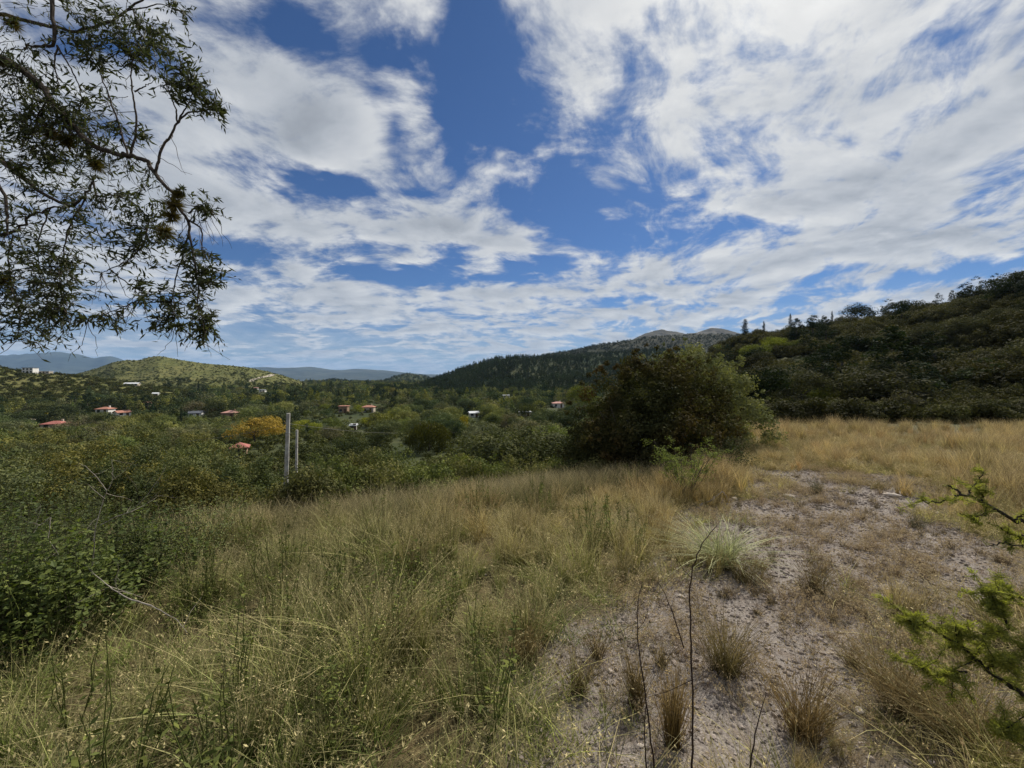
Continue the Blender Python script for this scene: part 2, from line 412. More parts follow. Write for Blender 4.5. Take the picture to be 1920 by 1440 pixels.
# gravel clearing in plan, from its outline on the ground
GR_UV = [(1430, 884), (1540, 880), (1650, 890), (1730, 925), (1800, 980), (1935, 1060), (1960, 1160), (1750, 1190), (1700, 1280), (1640, 1440), (1600, 1900),
         (1040, 1900), (1010, 1440), (1060, 1260), (1110, 1120), (1190, 1075), (1290, 1050), (1310, 975), (1370, 925)]
GR = np.array([gpt(u, min(v, 1600), .5)[:2] for u, v in GR_UV])
def poly_sd(x, y, poly):
    x = np.asarray(x, float); y = np.asarray(y, float); d = np.full(x.shape, 1e9); ins = np.zeros(x.shape, bool)
    n = len(poly)
    for i in range(n):
        a, b = poly[i], poly[(i + 1) % n]; e = b - a
        h = np.clip(((x - a[0]) * e[0] + (y - a[1]) * e[1]) / (e @ e + 1e-9), 0, 1)
        d = np.minimum(d, np.hypot(x - a[0] - h * e[0], y - a[1] - h * e[1]))
        c = ((a[1] > y) != (b[1] > y)) & (x < (b[0] - a[0]) * (y - a[1]) / (b[1] - a[1] + 1e-12) + a[0])
        ins ^= c
    return np.where(ins, -d, d)
LEAFY = np.array([((u - CX) / F * Y, Y) for u, Y in [(-900, 2.1), (-100, 2.15), (40, 2.25), (120, 2.4), (190, 2.6), (300, 3.0), (370, 3.9), (410, 4.8), (430, 5.6), (430, 9), (-900, 9)]])
def gravel_mask(x, y):
    d = poly_sd(x, y, GR) + .75 * fbm(x * 1.5, y * 1.5, 4, 91)
    return 1 - sstep(d, -.3, .35)

def mat_ground():
    m, nt, out = new_mat('ground'); p = e_pos(); g = e_attr('gravel')
    n1 = e_noise(p, 1.3, 6, .6); n2 = e_noise(p, 60, 4, .7); n3 = e_noise(p, 9, 5, .6)
    grav = e_mixc(e_smooth(n2, .32, .68), (.125, .108, .094), (.30, .265, .235))
    grav = e_mixc(e_smooth(n3, .42, .7, 0, .6), grav, (.15, .112, .082))
    soil = e_mixc(e_smooth(n3, .35, .65), (.075, .062, .03), (.12, .09, .045))
    near = e_mixc(g, soil, grav)
    nf = e_noise(p, .03, 5, .6); nf2 = e_noise(p, .25, 5, .65)
    far = e_mixc(e_smooth(nf, .38, .62), (.035, .046, .017), (.065, .070, .028))
    far = e_mixc(e_smooth(nf2, .45, .68, 0, .7), far, (.03, .04, .015))
    plain = e_mixc(e_smooth(e_noise(p, .0016, 6, .65), .45, .6), (.035, .045, .03), (.075, .075, .06))
    r = e_attr('dist'); c = e_mixc(e_smooth(r, 14, 40), near, far); c = e_mixc(e_smooth(r, 1200, 2500), c, plain)
    finish(nt, out, c, .95, .1, bump=n2 + n3 * .6, bstr=.7, bdist=.012)
    return m
def build_ground():
    az = np.concatenate([np.radians(np.linspace(-64, 64, 470)), np.radians(np.linspace(66, 294, 60))])
    az = np.concatenate([az, az[:1] + 2 * np.pi])
    rr = np.concatenate([[.02], np.geomspace(.25, 30000, 330)])
    A, Rr = np.meshgrid(az, rr, indexing='ij'); X, Y = Rr * np.sin(A), Rr * np.cos(A); Z = ground_z(X, Y)
    mb = MB(); mb.add(np.stack([X, Y, Z], -1).reshape(-1, 3), quads=grid_faces(len(az), len(rr))[:, ::-1])
    o = mb.obj('ground', mat_ground(), smooth=True)
    near = Rr.ravel() < 40; gm = np.zeros(X.size); gm[near] = gravel_mask(X.ravel()[near], Y.ravel()[near])
    for nm, arr in (('gravel', gm), ('dist', Rr.ravel())):
        a = o.data.attributes.new(nm, 'FLOAT', 'POINT'); a.data.foreach_set('value', arr.astype(np.float32))
    tag(o, 'stony ground of the clearing running down into the valley and out to the plain', 'ground', kind='structure')
build_ground()

def hill_mat(name, a, b, dark, s1, s2, amt=.8, bd=1.5):
    m, nt, out = new_mat(name); p = e_pos()
    n1 = e_noise(p, s1, 6, .6); n2 = e_noise(p, s2, 5, .7)
    c = e_mixc(e_smooth(n1, .38, .62), a, b); c = e_mixc(e_smooth(n2, .47, .60, 0, amt), c, dark)
    finish(nt, out, c, .95, .05, bump=n2 * -1.0, bstr=.8, bdist=bd)
    return m
M_olive = hill_mat('olive_scrub_hill', (.11, .114, .036), (.145, .138, .05), (.045, .056, .021), .012, .14)
M_forest = hill_mat('forest_hill', (.035, .048, .022), (.055, .058, .026), (.020, .030, .014), .012, .10)
M_brown = hill_mat('brown_hill', (.075, .072, .034), (.105, .092, .055), (.032, .038, .02), .006, .06)
M_brown2 = hill_mat('dark_ridge', (.026, .030, .016), (.042, .040, .026), (.016, .021, .011), .006, .06)
M_mount = hill_mat('mountain_turf', (.078, .074, .056), (.105, .094, .072), (.038, .038, .034), .004, .018, .75, 6)
M_far = hill_mat('distant_range', (.035, .045, .035), (.07, .078, .06), (.025, .03, .025), .0007, .004, .7, 12)
M_slope = hill_mat('dark_slope', (.04, .045, .018), (.06, .06, .022), (.02, .026, .01), .05, .4, .8, .5)
H_right.mesh('hillside', M_slope, 240, 90, 'steep scrub covered hillside rising behind the golden field', 'hillside')
H_fore.mesh('hill', M_forest, 220, 70, 'dark hill covered with pine forest beyond the valley houses')
H_back.mesh('hill', M_brown2, 160, 60, 'brown green ridge rising behind the pine forest hill')
H_mount.mesh('mountain', M_mount, 240, 90, 'bare grey brown twin topped mountain above the ridges', 'mountain')
H_left.mesh('hill', M_olive, 260, 80, 'sunlit olive green rounded hill with a pale dirt track')
H_lnear.mesh('hill', M_olive, 200, 70, 'scrubby slope with a white house on its shoulder')
H_kn1.mesh('hill', M_forest, 90, 40, 'small dark wooded knoll at the foot of the pine hill')
H_kn2.mesh('hill', M_forest, 90, 40, 'lone dark cone shaped knoll in front of the plain')
H_kn3.mesh('hill', M_olive, 90, 40, 'low olive green rise between the wooded knolls')
H_far.mesh('mountain_range', M_far, 420, 60, 'long low blue mountain range on the horizon beyond the plain', 'mountain range')

# ------------------------------------------------------------------ scatter (for what nobody could count)
def scatter(name, protos, pts, scl, tint, label, cat, rot=None, seed=0):
    rng = R(seed); n = len(pts); pts = np.asarray(pts, float)
    me = bpy.data.meshes.new(name); me.vertices.add(n); me.vertices.foreach_set('co', pts.astype(np.float32).ravel())
    if rot is None:
        rot = np.zeros((n, 3)); rot[:, 2] = rng.uniform(0, 2 * np.pi, n); rot[:, :2] = rng.normal(0, .06, (n, 2))
    a = me.attributes.new('rot', 'FLOAT_VECTOR', 'POINT'); a.data.foreach_set('vector', rot.astype(np.float32).ravel())
    a = me.attributes.new('scl', 'FLOAT', 'POINT'); a.data.foreach_set('value', np.broadcast_to(scl, (n,)).astype(np.float32))
    a = me.attributes.new('pick', 'INT', 'POINT'); a.data.foreach_set('value', rng.integers(0, len(protos), n).astype(np.int32))
    c4 = np.ones((n, 4)); c4[:, :3] = tint
    a = me.attributes.new('tint', 'FLOAT_COLOR', 'POINT'); a.data.foreach_set('color', c4.astype(np.float32).ravel())
    o = bpy.data.objects.new(name, me); COL.objects.link(o)
    ng = bpy.data.node_groups.new(name, 'GeometryNodeTree')
    ng.interface.new_socket('Geometry', in_out='INPUT', socket_type='NodeSocketGeometry')
    ng.interface.new_socket('Geometry', in_out='OUTPUT', socket_type='NodeSocketGeometry')
    N, L = ng.nodes, ng.links
    gi = N.new('NodeGroupInput'); go = N.new('NodeGroupOutput'); g2i = N.new('GeometryNodeGeometryToInstance')
    for p in protos:
        oi = N.new('GeometryNodeObjectInfo'); oi.inputs['Object'].default_value = p; oi.inputs['As Instance'].default_value = False
        L.new(oi.outputs['Geometry'], g2i.inputs[0])
    iop = N.new('GeometryNodeInstanceOnPoints'); L.new(gi.outputs[0], iop.inputs['Points']); L.new(g2i.outputs[0], iop.inputs['Instance'])
    iop.inputs['Pick Instance'].default_value = True
    def na(nm, ty):
        k = N.new('GeometryNodeInputNamedAttribute'); k.data_type = ty; k.inputs['Name'].default_value = nm; return k.outputs['Attribute']
    L.new(na('pick', 'INT'), iop.inputs['Instance Index']); L.new(na('scl', 'FLOAT'), iop.inputs['Scale'])
    e2r = N.new('FunctionNodeEulerToRotation'); L.new(na('rot', 'FLOAT_VECTOR'), e2r.inputs[0]); L.new(e2r.outputs[0], iop.inputs['Rotation'])
    L.new(iop.outputs[0], go.inputs[0])
    md = o.modifiers.new('scatter', 'NODES'); md.node_group = ng
    tag(o, label, cat, kind='stuff'); return o
def hidden(mb, name, mat): return mb.obj(name, mat, link=False)

# ------------------------------------------------------------------ tree shapes
def crown_broad(seed, per=72, nb=63, size=.25, wide=1.0, h=1.0, base=.10):
    """rounded crown, 1 unit tall tree scaled: total height 6 m, width ~6 m"""
    rng = R(seed); mb = MB()
    b = []
    lob = [(rng.normal(0, 1.0 * wide), rng.normal(0, 1.0 * wide), rng.uniform(.9, 4.1) * h, rng.uniform(1.2, 1.9)) for _ in range(6)] + [(0, 0, 3.6 * h, 2.0)]
    for i in range(nb):
        l = lob[i % 7]; d = unit(rng.normal(size=3)); d[2] = abs(d[2]) * .9 - .25
        rr = l[3] * rng.uniform(.75, 1.05)
        b.append((l[0] + d[0] * rr * 1.25 * wide, l[1] + d[1] * rr * 1.25 * wide, max(l[2] + d[2] * rr, 6 * base * .9), rng.uniform(.55, 1.0)))
    blob_crown(mb, rng, b, per, size, shell=.72, nn=.38)
    return mb
def crown_pine(seed, per=60, size=.28):
    rng = R(seed); mb = MB(); b = []
    for i in range(34):
        s = rng.uniform(.15, 1); r = 1.9 * (1 - s) ** .7 * rng.uniform(.5, 1) + .12; a = rng.uniform(0, 6.28)
        b.append((r * math.cos(a), r * math.sin(a), 7 * s, .30 + .6 * (1 - s)))
    b.append((0, 0, 6.9, .25)); blob_crown(mb, rng, b, per, size, .35, .3, .4)
    return mb
def crown_cypress(seed, per=70, size=.22):
    rng = R(seed); mb = MB(); b = []
    for i in range(40):
        s = i / 39; r = .62 * math.sin(math.pi * (s * .86 + .1)) ** .8; a = rng.uniform(0, 6.28); q = rng.uniform(.2, .6) * r
        b.append((q * math.cos(a), q * math.sin(a), .4 + 6.6 * s, .16 + .5 * r))
    blob_crown(mb, rng, b, per, size, .3, .4, .8); return mb
def crown_shrub(seed, per=120, nb=32, size=.10, flat=.8):
    """low shrub, about 2.4 m wide and 1.6 m tall"""
    rng = R(seed); mb = MB(); b = []
    for i in range(nb):
        d = unit(rng.normal(size=3)); d[2] = abs(d[2]); r = rng.uniform(.55, 1.0)
        b.append((d[0] * r * 1.0, d[1] * r * 1.0, .22 + d[2] * r * 1.15 * flat, rng.uniform(.20, .38)))
    blob_crown(mb, rng, b, per, size, .5, .5, .3, .42); return mb
def crown_willow(seed):
    rng = R(seed); mb = MB()
    for i in range(420):
        a = rng.uniform(0, 6.28); r = 4.2 * math.sqrt(rng.random()); top = 6.4 - .14 * r * r + rng.normal(0, .3)
        ln = rng.uniform(1.2, 3.6) * (.5 + r / 6); m = max(5, int(ln * 6)); s = np.linspace(0, 1, m)
        pos = np.stack([r * math.cos(a) * (1 + .05 * s) + rng.normal(0, .07, m), r * math.sin(a) * (1 + .05 * s) + rng.normal(0, .07, m), top - ln * s], -1)
        pos[:, 2] = np.maximum(pos[:, 2], .5)
        nrm = unit(rng.normal(size=(m, 3)) * np.array([1, 1, .3])); leaves(mb, rng, pos, nrm, .42, .15, axis=np.tile([0, 0, -1.0], (m, 1)) + rng.normal(0, .2, (m, 3)))
    b = [(rng.normal(0, 1.8), rng.normal(0, 1.8), rng.uniform(4.2, 5.8), .8) for _ in range(16)]; blob_crown(mb, rng, b, 40, .35)
    return mb
def trunk_mb(seed, h=3.0, r=.16, limbs=4, spread=1.6):
    rng = R(seed); mb = MB(); top = np.array([rng.normal(0, .15), rng.normal(0, .15), h * .55])
    tube(mb, wiggle(rng, (0, 0, -.4), top, 6, .05), np.linspace(r, r * .7, 6), 6)
    for i in range(limbs):
        a = rng.uniform(0, 6.28); e = top + np.array([math.cos(a) * spread, math.sin(a) * spread, h * .5])
        tube(mb, wiggle(rng, top, e, 5, .08), np.linspace(r * .6, r * .15, 5), 4)
    return mb

B_dark = bark_mat('dark_bark', (.05, .042, .034), (.11, .095, .08))
B_grey = bark_mat('grey_bark', (.12, .11, .095), (.26, .24, .21), 14)
M_leafO = leaf_mat('tree_foliage', source='object', trans=.20)
M_leafI = leaf_mat('woodland_foliage', source='instancer', trans=.18)
PB = [(crown_broad(100 + i, wide=[1, 1.15, .9, 1.3, 1.0, .8][i], h=[1, .92, 1.1, .8, 1.0, 1.15][i]).mesh('crown', M_leafO), trunk_mb(200 + i).mesh('trunk', B_dark)) for i in range(6)]
PP = [(crown_pine(300 + i).mesh('crown', M_leafO), trunk_mb(310 + i, 7, .15, 0).mesh('trunk', B_dark)) for i in range(3)]
PC = [(crown_cypress(320 + i).mesh('crown', M_leafO), trunk_mb(330 + i, 3, .12, 0).mesh('trunk', B_dark)) for i in range(2)]
PS = [(crown_shrub(340 + i, flat=[.8, .65, 1.0, .8, .55][i]).mesh('foliage', M_leafO), trunk_mb(350 + i, 1.0, .05, 6, .6).mesh('stem', B_dark)) for i in range(5)]
PW = (crown_willow(360).mesh('crown', M_leafO), trunk_mb(361, 6, .3, 5, 2.0).mesh('trunk', B_dark))
HGT = {'broad': 6.0, 'pine': 7.3, 'cypress': 7.1, 'shrub': 1.55, 'willow': 6.7}
def plant(kind, var, loc, s, rz, col, name, label, cat, group=None, sx=1.0):
    src = {'broad': PB, 'pine': PP, 'cypress': PC, 'shrub': PS}.get(kind)
    a, b = (src[var % len(src)] if src else PW)
    e = empty(name, loc, rz); e.scale = (s * sx, s * sx, s)
    for me in (a, b):
        o = bpy.data.objects.new(me.name, me); COL.objects.link(o); o.parent = e; o.color = (*col, 1)
    tag(e, label, cat, group); return e

GREENS = 2.0 * np.array([(.050, .060, .028), (.036, .047, .024), (.068, .078, .030), (.064, .066, .040), (.028, .038, .020), (.085, .090, .034)])
def green(rng, k=None):
    c = GREENS[rng.integers(len(GREENS)) if k is None else k] * rng.uniform(.8, 1.2); return tuple(c * rng.uniform(.93, 1.07, 3))

# ------------------------------------------------------------------ houses in the valley
def box_mb(mb, x0, x1, y0, y1, z0, z1):
    v = [(x, y, z) for z in (z0, z1) for x, y in ((x0, y0), (x1, y0), (x1, y1), (x0, y1))]
    mb.add(v, quads=[(3, 2, 1, 0), (4, 5, 6, 7), (0, 1, 5, 4), (1, 2, 6, 5), (2, 3, 7, 6), (3, 0, 4, 7)])
M_wwhite = plain_mat('white_render', (.72, .70, .66), (.62, .60, .56), .8); M_wcream = plain_mat('cream_render', (.50, .44, .34), (.42, .36, .28), .8)
M_wbrown = plain_mat('ochre_render', (.30, .20, .13), (.24, .16, .10), .8); M_rred = plain_mat('red_tile', (.40, .15, .12), (.27, .10, .08), 2.5)
M_rterra = plain_mat('terracotta_tile', (.42, .20, .14), (.29, .14, .10), 2.5); M_rpink = plain_mat('faded_tile', (.50, .27, .22), (.40, .22, .18), 1.5)
M_rtin = plain_mat('pale_sheet_roof', (.70, .71, .72), (.58, .59, .60), 1.0, .5); M_rgrey = plain_mat('dark_slate', (.12, .13, .15), None, 1.5)
M_win = plain_mat('window_glass', (.03, .035, .04), None, 2, .15, .5); M_door = plain_mat('door_wood', (.10, .06, .035)); M_frame = plain_mat('window_frame', (.6, .6, .58))
def house(u, v, y0, y1, w, d, h, roof, wall, rmat, label, rz=0.0, storeys=1, pitch=.42):
    w *= .56; d *= .58; h *= .78
    Y = solveY(u, v, y0, y1); x = (u - CX) / F * Y; z = float(T(x, Y))
    e = empty('house', (x, Y, z), rz); tag(e, label, 'house', 'houses in the valley')
    m = MB(); box_mb(m, -w / 2, w / 2, -d / 2, d / 2, -3, h); m.obj('wall', wall, e)
    m = MB(); o = .35; zt = h + (w if w < d else d) / 2 * pitch
    if roof == 'hip':
        k = min(w, d) / 2
        v_ = [(-w / 2 - o, -d / 2 - o, h), (w / 2 + o, -d / 2 - o, h), (w / 2 + o, d / 2 + o, h), (-w / 2 - o, d / 2 + o, h), (-w / 2 + k, 0, zt), (w / 2 - k, 0, zt)]
        m.add(v_ + [(a, b, c - .18) for a, b, c in v_[:4]], quads=[(0, 1, 5, 4), (2, 3, 4, 5), (0, 6, 7, 1), (1, 7, 8, 2), (2, 8, 9, 3), (3, 9, 6, 0), (9, 8, 7, 6)], tris=[(1, 2, 5), (3, 0, 4)])
    elif roof == 'gable':
        v_ = [(-w / 2 - o, -d / 2 - o, h - .1), (w / 2 + o, -d / 2 - o, h - .1), (w / 2 + o, d / 2 + o, h - .1), (-w / 2 - o, d / 2 + o, h - .1), (-w / 2 - o, 0, zt), (w / 2 + o, 0, zt)]
        m.add(v_ + [(a, b, c - .2) for a, b, c in v_], quads=[(0, 1, 5, 4), (2, 3, 4, 5), (7, 6, 10, 11), (9, 8, 11, 10), (0, 6, 7, 1), (2, 8, 9, 3), (0, 4, 10, 6), (4, 3, 9, 10), (1, 7, 11, 5), (5, 11, 8, 2)])
    else:
        box_mb(m, -w / 2 - .3, w / 2 + .3, -d / 2 - .3, d / 2 + .3, h + .002, h + .3)
    r = m.obj('roof', rmat, e)
    if roof == 'gable':
        for sg in (-1, 1): g = MB(); g.add([(sg * w / 2, -d / 2, h), (sg * w / 2, d / 2, h), (sg * w / 2, 0, zt - .25)], tris=[(0, 1, 2)]); g.obj('gable_wall', wall, e)
    if roof != 'flat' and w > 4.6:
        m = MB(); box_mb(m, w * .18, w * .18 + .5, d * .08, d * .08 + .5, h, zt + .45); m.obj('chimney', wall, r)
    n = max(2, int(w / 2.2))
    for st in range(storeys):
        zb = .7 + st * 2.1
        for i in range(n):
            xx = -w / 2 + w * (i + .5) / n
            if st == 0 and i == n // 2:
                m = MB(); box_mb(m, xx - .5, xx + .5, -d / 2 - .06, -d / 2 + .1, 0, 2.1); m.obj('door', M_door, e); continue
            m = MB(); box_mb(m, xx - .6, xx + .6, -d / 2 - .05, -d / 2 + .1, zb, zb + 1.2); wn = m.obj('window', M_win, e)
            m = MB(); box_mb(m, xx - .7, xx + .7, -d / 2 - .16, -d / 2 - .051, zb - .14, zb - .02); m.obj('sill', M_frame, wn)
    HOUSES.append((u, v, Y, w * F / Y)); return e
HOUSES = []
house(106, 806, 90, 190, 10, 7, 2.8, 'hip', M_wcream, M_rred, 'low house with a bright red hipped roof standing among dark conifers', .25)
house(198, 776, 120, 300, 9, 7, 3.0, 'hip', M_wwhite, M_rterra, 'terracotta roofed house joined by a lower white gabled house', .15)
house(229, 781, 120, 300, 8, 6, 2.6, 'gable', M_wwhite, M_rterra, 'small white gabled house beside the terracotta roofed house', 1.2)
house(57, 700, 200, 420, 13, 9, 5.6, 'flat', M_wwhite, M_rgrey, 'tall white two storey house on the shoulder of the scrubby slope', .2, 2)
house(86, 701, 200, 420, 14, 6, 2.6, 'flat', M_wcream, M_rtin, 'low pale flat roofed building beside the tall white house', .1)
house(248, 724, 200, 700, 16, 7, 2.6, 'gable', M_wcream, M_rtin, 'long shed with a pale roof below the olive hill', .3)
house(292, 743, 200, 500, 6, 5, 2.8, 'gable', M_wwhite, M_rtin, 'tiny white cottage under a dark spreading conifer', .4)
house(277, 762, 150, 420, 8, 6, 2.8, 'hip', M_wcream, M_rpink, 'small cream house with a faded roof half hidden by trees', .2)
house(368, 784, 130, 320, 8, 6, 3.0, 'gable', M_wwhite, M_rgrey, 'white house with a dark gabled roof near the yellowing trees', .3)
house(433, 785, 130, 320, 9, 7, 3.4, 'hip', M_wbrown, M_rpink, 'brown house with a dusky pink hipped roof behind the golden tree', .1)
house(478, 731, 300, 740, 13, 8, 3.0, 'hip', M_wwhite, M_rpink, 'white house with a pink roof below the hill track', .2)
house(493, 735, 300, 740, 10, 7, 2.8, 'flat', M_wwhite, M_rtin, 'white flat roofed house next to the pink roofed one', .1)
house(450, 860, 55, 110, 3.6, 3.6, 2.6, 'hip', M_wbrown, M_rred, 'small red roofed cottage poking out of the thorn scrub', .5, pitch=.7)
house(691, 773, 130, 320, 10, 7, 3.4, 'hip', M_wcream, M_rterra, 'cream house with an orange tiled roof behind the lime green trees', .1)
house(645, 774, 130, 320, 7, 6, 4.0, 'flat', M_wbrown, M_rterra, 'square ochre building beside the orange roofed house', .1)
house(663, 806, 60, 200, 3.4, 3, 2.2, 'gable', M_wwhite, M_rtin, 'tiny white shed under a round olive tree', .2)
house(888, 782, 100, 260, 7, 5, 2.5, 'gable', M_wwhite, M_rtin, 'white shed with a pale sheet roof by the yellow tree', .35)
house(949, 747, 150, 420, 9, 6, 3.0, 'flat', M_wwhite, M_rtin, 'white flat roofed house at the foot of the pine hill', .1)
house(984, 780, 100, 300, 9, 5, 2.2, 'flat', M_wcream, M_rtin, 'long low pale roofed building below the round olive trees', .15)
house(1046, 764, 120, 330, 11, 7, 3.2, 'hip', M_wwhite, M_rpink, 'white house with a pale pink roof close to the big thorn bush', .1)
def blocks_house(u, Y, halfpx, vtop):
    for (hu, hv, hY, hw) in HOUSES:
        if Y < hY + 4 and abs(u - hu) < hw * .5 + halfpx * .9 and vtop < hv - 2.3 * F / hY: return True
    return False
def ptop(u, Y, z): return HV - (z - CH) / Y * F

# dirt track on the olive hill
def ribbon(name, uv, y0, y1, w, hills, mat, label, lift=.35):
    pts = []
    for u, v in uv:
        Y = solveY(u, v, y0, y1, hills); pts.append(((u - CX) / F * Y, Y))
    pts = np.array(pts); n = 60; s = np.linspace(0, len(pts) - 1, n)
    x = np.interp(s, range(len(pts)), pts[:, 0]); y = np.interp(s, range(len(pts)), pts[:, 1])
    tx, ty = np.gradient(x), np.gradient(y); l = np.hypot(tx, ty) + 1e-9; nx, ny = -ty / l, tx / l
    mb = MB(); rows = []
    for k in (-1, -.33, .33, 1):
        xx, yy = x + nx * w / 2 * k, y + ny * w / 2 * k
        zc = np.maximum(T(xx, yy, hills), T(x, y, hills) - .4); rows.append(np.stack([xx, yy, zc + lift], -1))
    mb.add(np.stack(rows, 1).reshape(-1, 3), quads=grid_faces(n, 4)); o = mb.obj(name, mat)
    tag(o, label, 'path', kind='structure')
M_dirt = plain_mat('pale_dirt', (.42, .37, .29), (.30, .26, .19), .1)
ribbon('path', [(470, 716), (478, 711), (490, 708), (503, 706), (515, 703)], 300, 755, 7, [H_left], M_dirt, 'pale dirt track climbing the olive hill')
ribbon('path', [(22, 786), (60, 788), (90, 786)], 100, 300, 4, HILLS, M_dirt, 'pale lane beside the red roofed house')

# ------------------------------------------------------------------ named trees of the valley and the skyline
NAMED = []
def tree_at(kind, var, u, vtop, Y, col, name, label, cat='tree', group=None, sx=1.0, rz=None, maxh=None, rng=R(5)):
    x = (u - CX) / F * Y; z = float(T(x, Y)) - .15; zt = CH + (HV - vtop) / F * Y
    h = max(zt - z, 1.0); NAMED.append((u, vtop, Y))
    if maxh: h = min(h, maxh)
    return plant(kind, var, (x, Y, z), h / HGT[kind], rng.uniform(0, 6.28) if rz is None else rz, col, name, label, cat, group, sx)
GOLD = (.29, .21, .048)
tree_at('broad', 0, 478, 775, 84, GOLD, 'broadleaf_tree', 'golden yellow autumn tree with a broad rounded crown', sx=1.35)
tree_at('broad', 4, 512, 774, 108, (.35, .26, .06), 'broadleaf_tree', 'paler golden tree behind the concrete fence post', sx=.8)
tree_at('broad', 1, 562, 782, 118, (.27, .29, .05), 'broadleaf_tree', 'yellow green tree beside the golden tree', sx=.95)
tree_at('broad', 2, 592, 789, 112, (.25, .28, .05), 'broadleaf_tree', 'yellow green tree with a lower crown next to a grassy strip', sx=.8)
tree_at('broad', 3, 612, 752, 205, (.16, .19, .045), 'broadleaf_tree', 'fresh green tall tree before the dark valley conifers', sx=.9)
tree_at('broad', 5, 575, 768, 170, (.13, .155, .045), 'broadleaf_tree', 'mid green tree above the yellow green pair')
tree_at('broad', 0, 672, 756, 185, (.22, .25, .045), 'broadleaf_tree', 'lime green crown beside the orange tiled roof', sx=.8)
tree_at('broad', 1, 690, 778, 140, (.23, .25, .045), 'broadleaf_tree', 'lime green tree in front of the orange tiled roof', maxh=9)
tree_at('broad', 2, 735, 768, 150, (.22, .23, .045), 'broadleaf_tree', 'yellowish tree between the orange roof and a dark conifer', sx=.9)
tree_at('broad', 3, 625, 774, 135, (.12, .15, .045), 'broadleaf_tree', 'broad green tree over the small white shed', sx=1.0)
tree_at('broad', 4, 870, 776, 120, (.26, .22, .02), 'broadleaf_tree', 'small bright yellow tree beside the white shed', sx=.7)
tree_at('willow', 0, 805, 790, 72, (.062, .066, .016), 'willow_tree', 'dark olive weeping willow with hanging strands', sx=1.15)
tree_at('broad', 3, 645, 806, 66, (.042, .054, .022), 'thorn_tree', 'flat topped thorn tree with its trunk showing over the meadow', sx=1.25)
tree_at('broad', 0, 712, 806, 70, (.045, .056, .024), 'thorn_tree', 'dark rounded thorn tree beside the weeping willow', sx=1.1)
tree_at('broad', 1, 585, 818, 52, (.055, .066, .028), 'thorn_tree', 'grey green thorn tree standing behind the two posts', sx=1.25)
tree_at('broad', 5, 690, 832, 48, (.05, .06, .026), 'thorn_tree', 'low grey green thorn tree at the meadow edge', sx=1.3)
tree_at('broad', 3, 425, 842, 46, (.06, .07, .032), 'thorn_tree', 'round thorn tree beside the small red roofed cottage', sx=1.2)
tree_at('broad', 1, 487, 846, 44, (.07, .075, .035), 'thorn_tree', 'low thorn tree between the red roofed cottage and the posts', sx=1.2)
tree_at('broad', 2, 968, 792, 40, (.075, .085, .04), 'thorn_tree', 'large round grey olive thorn tree left of the dark thorn bush'.replace('left of', 'next to'), sx=1.55)
tree_at('broad', 0, 920, 800, 46, (.07, .08, .036), 'thorn_tree', 'smaller grey olive thorn tree touching the large round one', sx=1.3)
tree_at('broad', 1, 1030, 800, 36, (.06, .07, .032), 'thorn_tree', 'grey olive thorn tree pressed against the dark thorn bush', sx=1.3)
tree_at('broad', 4, 850, 838, 30, (.14, .16, .045), 'thorn_tree', 'pale lime young tree below the weeping willow', sx=1.0)
tree_at('broad', 2, 985, 753, 150, (.065, .078, .03), 'broadleaf_tree', 'round dense olive tree above the long low pale roof', sx=1.0)
tree_at('broad', 0, 925, 775, 115, (.045, .058, .022), 'broadleaf_tree', 'dark green tree between the two white sheds', sx=.9)
tree_at('pine', 0, 1018, 700, 290, (.030, .044, .022), 'pine_tree', 'tall ragged pine behind the pale pink roofed house', sx=1.5)
tree_at('broad', 5, 1092, 716, 170, (.13, .15, .03), 'broadleaf_tree', 'lime crown showing past the rusty thorn bush', sx=.8)
# conifers along the skyline of the hillside
sky = [('cypress', 1397, 598, 1.7, 'stout dark cypress standing out on the hillside skyline'), ('cypress', 1432, 602, 1.1, 'slender cypress beside the stout dark one'),
       ('cypress', 1482, 588, 1.0, 'pointed cypress rising from the lime green thicket'),
       ('pine', 1520, 594, 1.0, 'small ragged pine between two cypresses'), ('pine', 1545, 590, 1.2, 'short dark pine before the short cypress tip'),
       ('cypress', 1560, 583, .8, 'short cypress tip beside the great umbrella pine'),
       ('broad', 1602, 566, 1.0, 'great dark umbrella pine breaking the hillside skyline'), ('pine', 1632, 576, .9, 'leaning pine at the shoulder of the great umbrella pine'),
       ('broad', 1700, 560, 1.2, 'low dark round tree on the ridge'), ('broad', 1733, 556, 1.0, 'dense dark tree joined to the low round ridge tree'),
       ('pine', 1760, 548, 1.1, 'dark pointed ridge tree below the tall tufted pine'), ('pine', 1785, 543, .8, 'open crowned thin tree on the ridge'),
       ('pine', 1815, 526, 1.3, 'tall tufted pine on the ridge line'), ('broad', 1850, 532, .9, 'loose leafy tree near the ridge top'), ('broad', 1893, 508, 1.25, 'wide dark flat crowned tree at the ridge top'),
       ('broad', 1350, 640, 1.0, 'grey green tree at the low end of the hillside ridge'), ('broad', 1418, 614, .7, 'pale sparse tree between two cypresses')]
for i, (k, u, vt, sx, lab) in enumerate(sky):
    Yr = float(np.interp((u - CX) / F, H_right.g, H_right.yr)) - 2
    tree_at(k, i, u, vt, Yr, (.016, .022, .012) if k != 'broad' else (.028, .034, .015), {'broad': 'broadleaf_tree', 'pine': 'pine_tree', 'cypress': 'cypress_tree'}[k], lab, sx=sx)
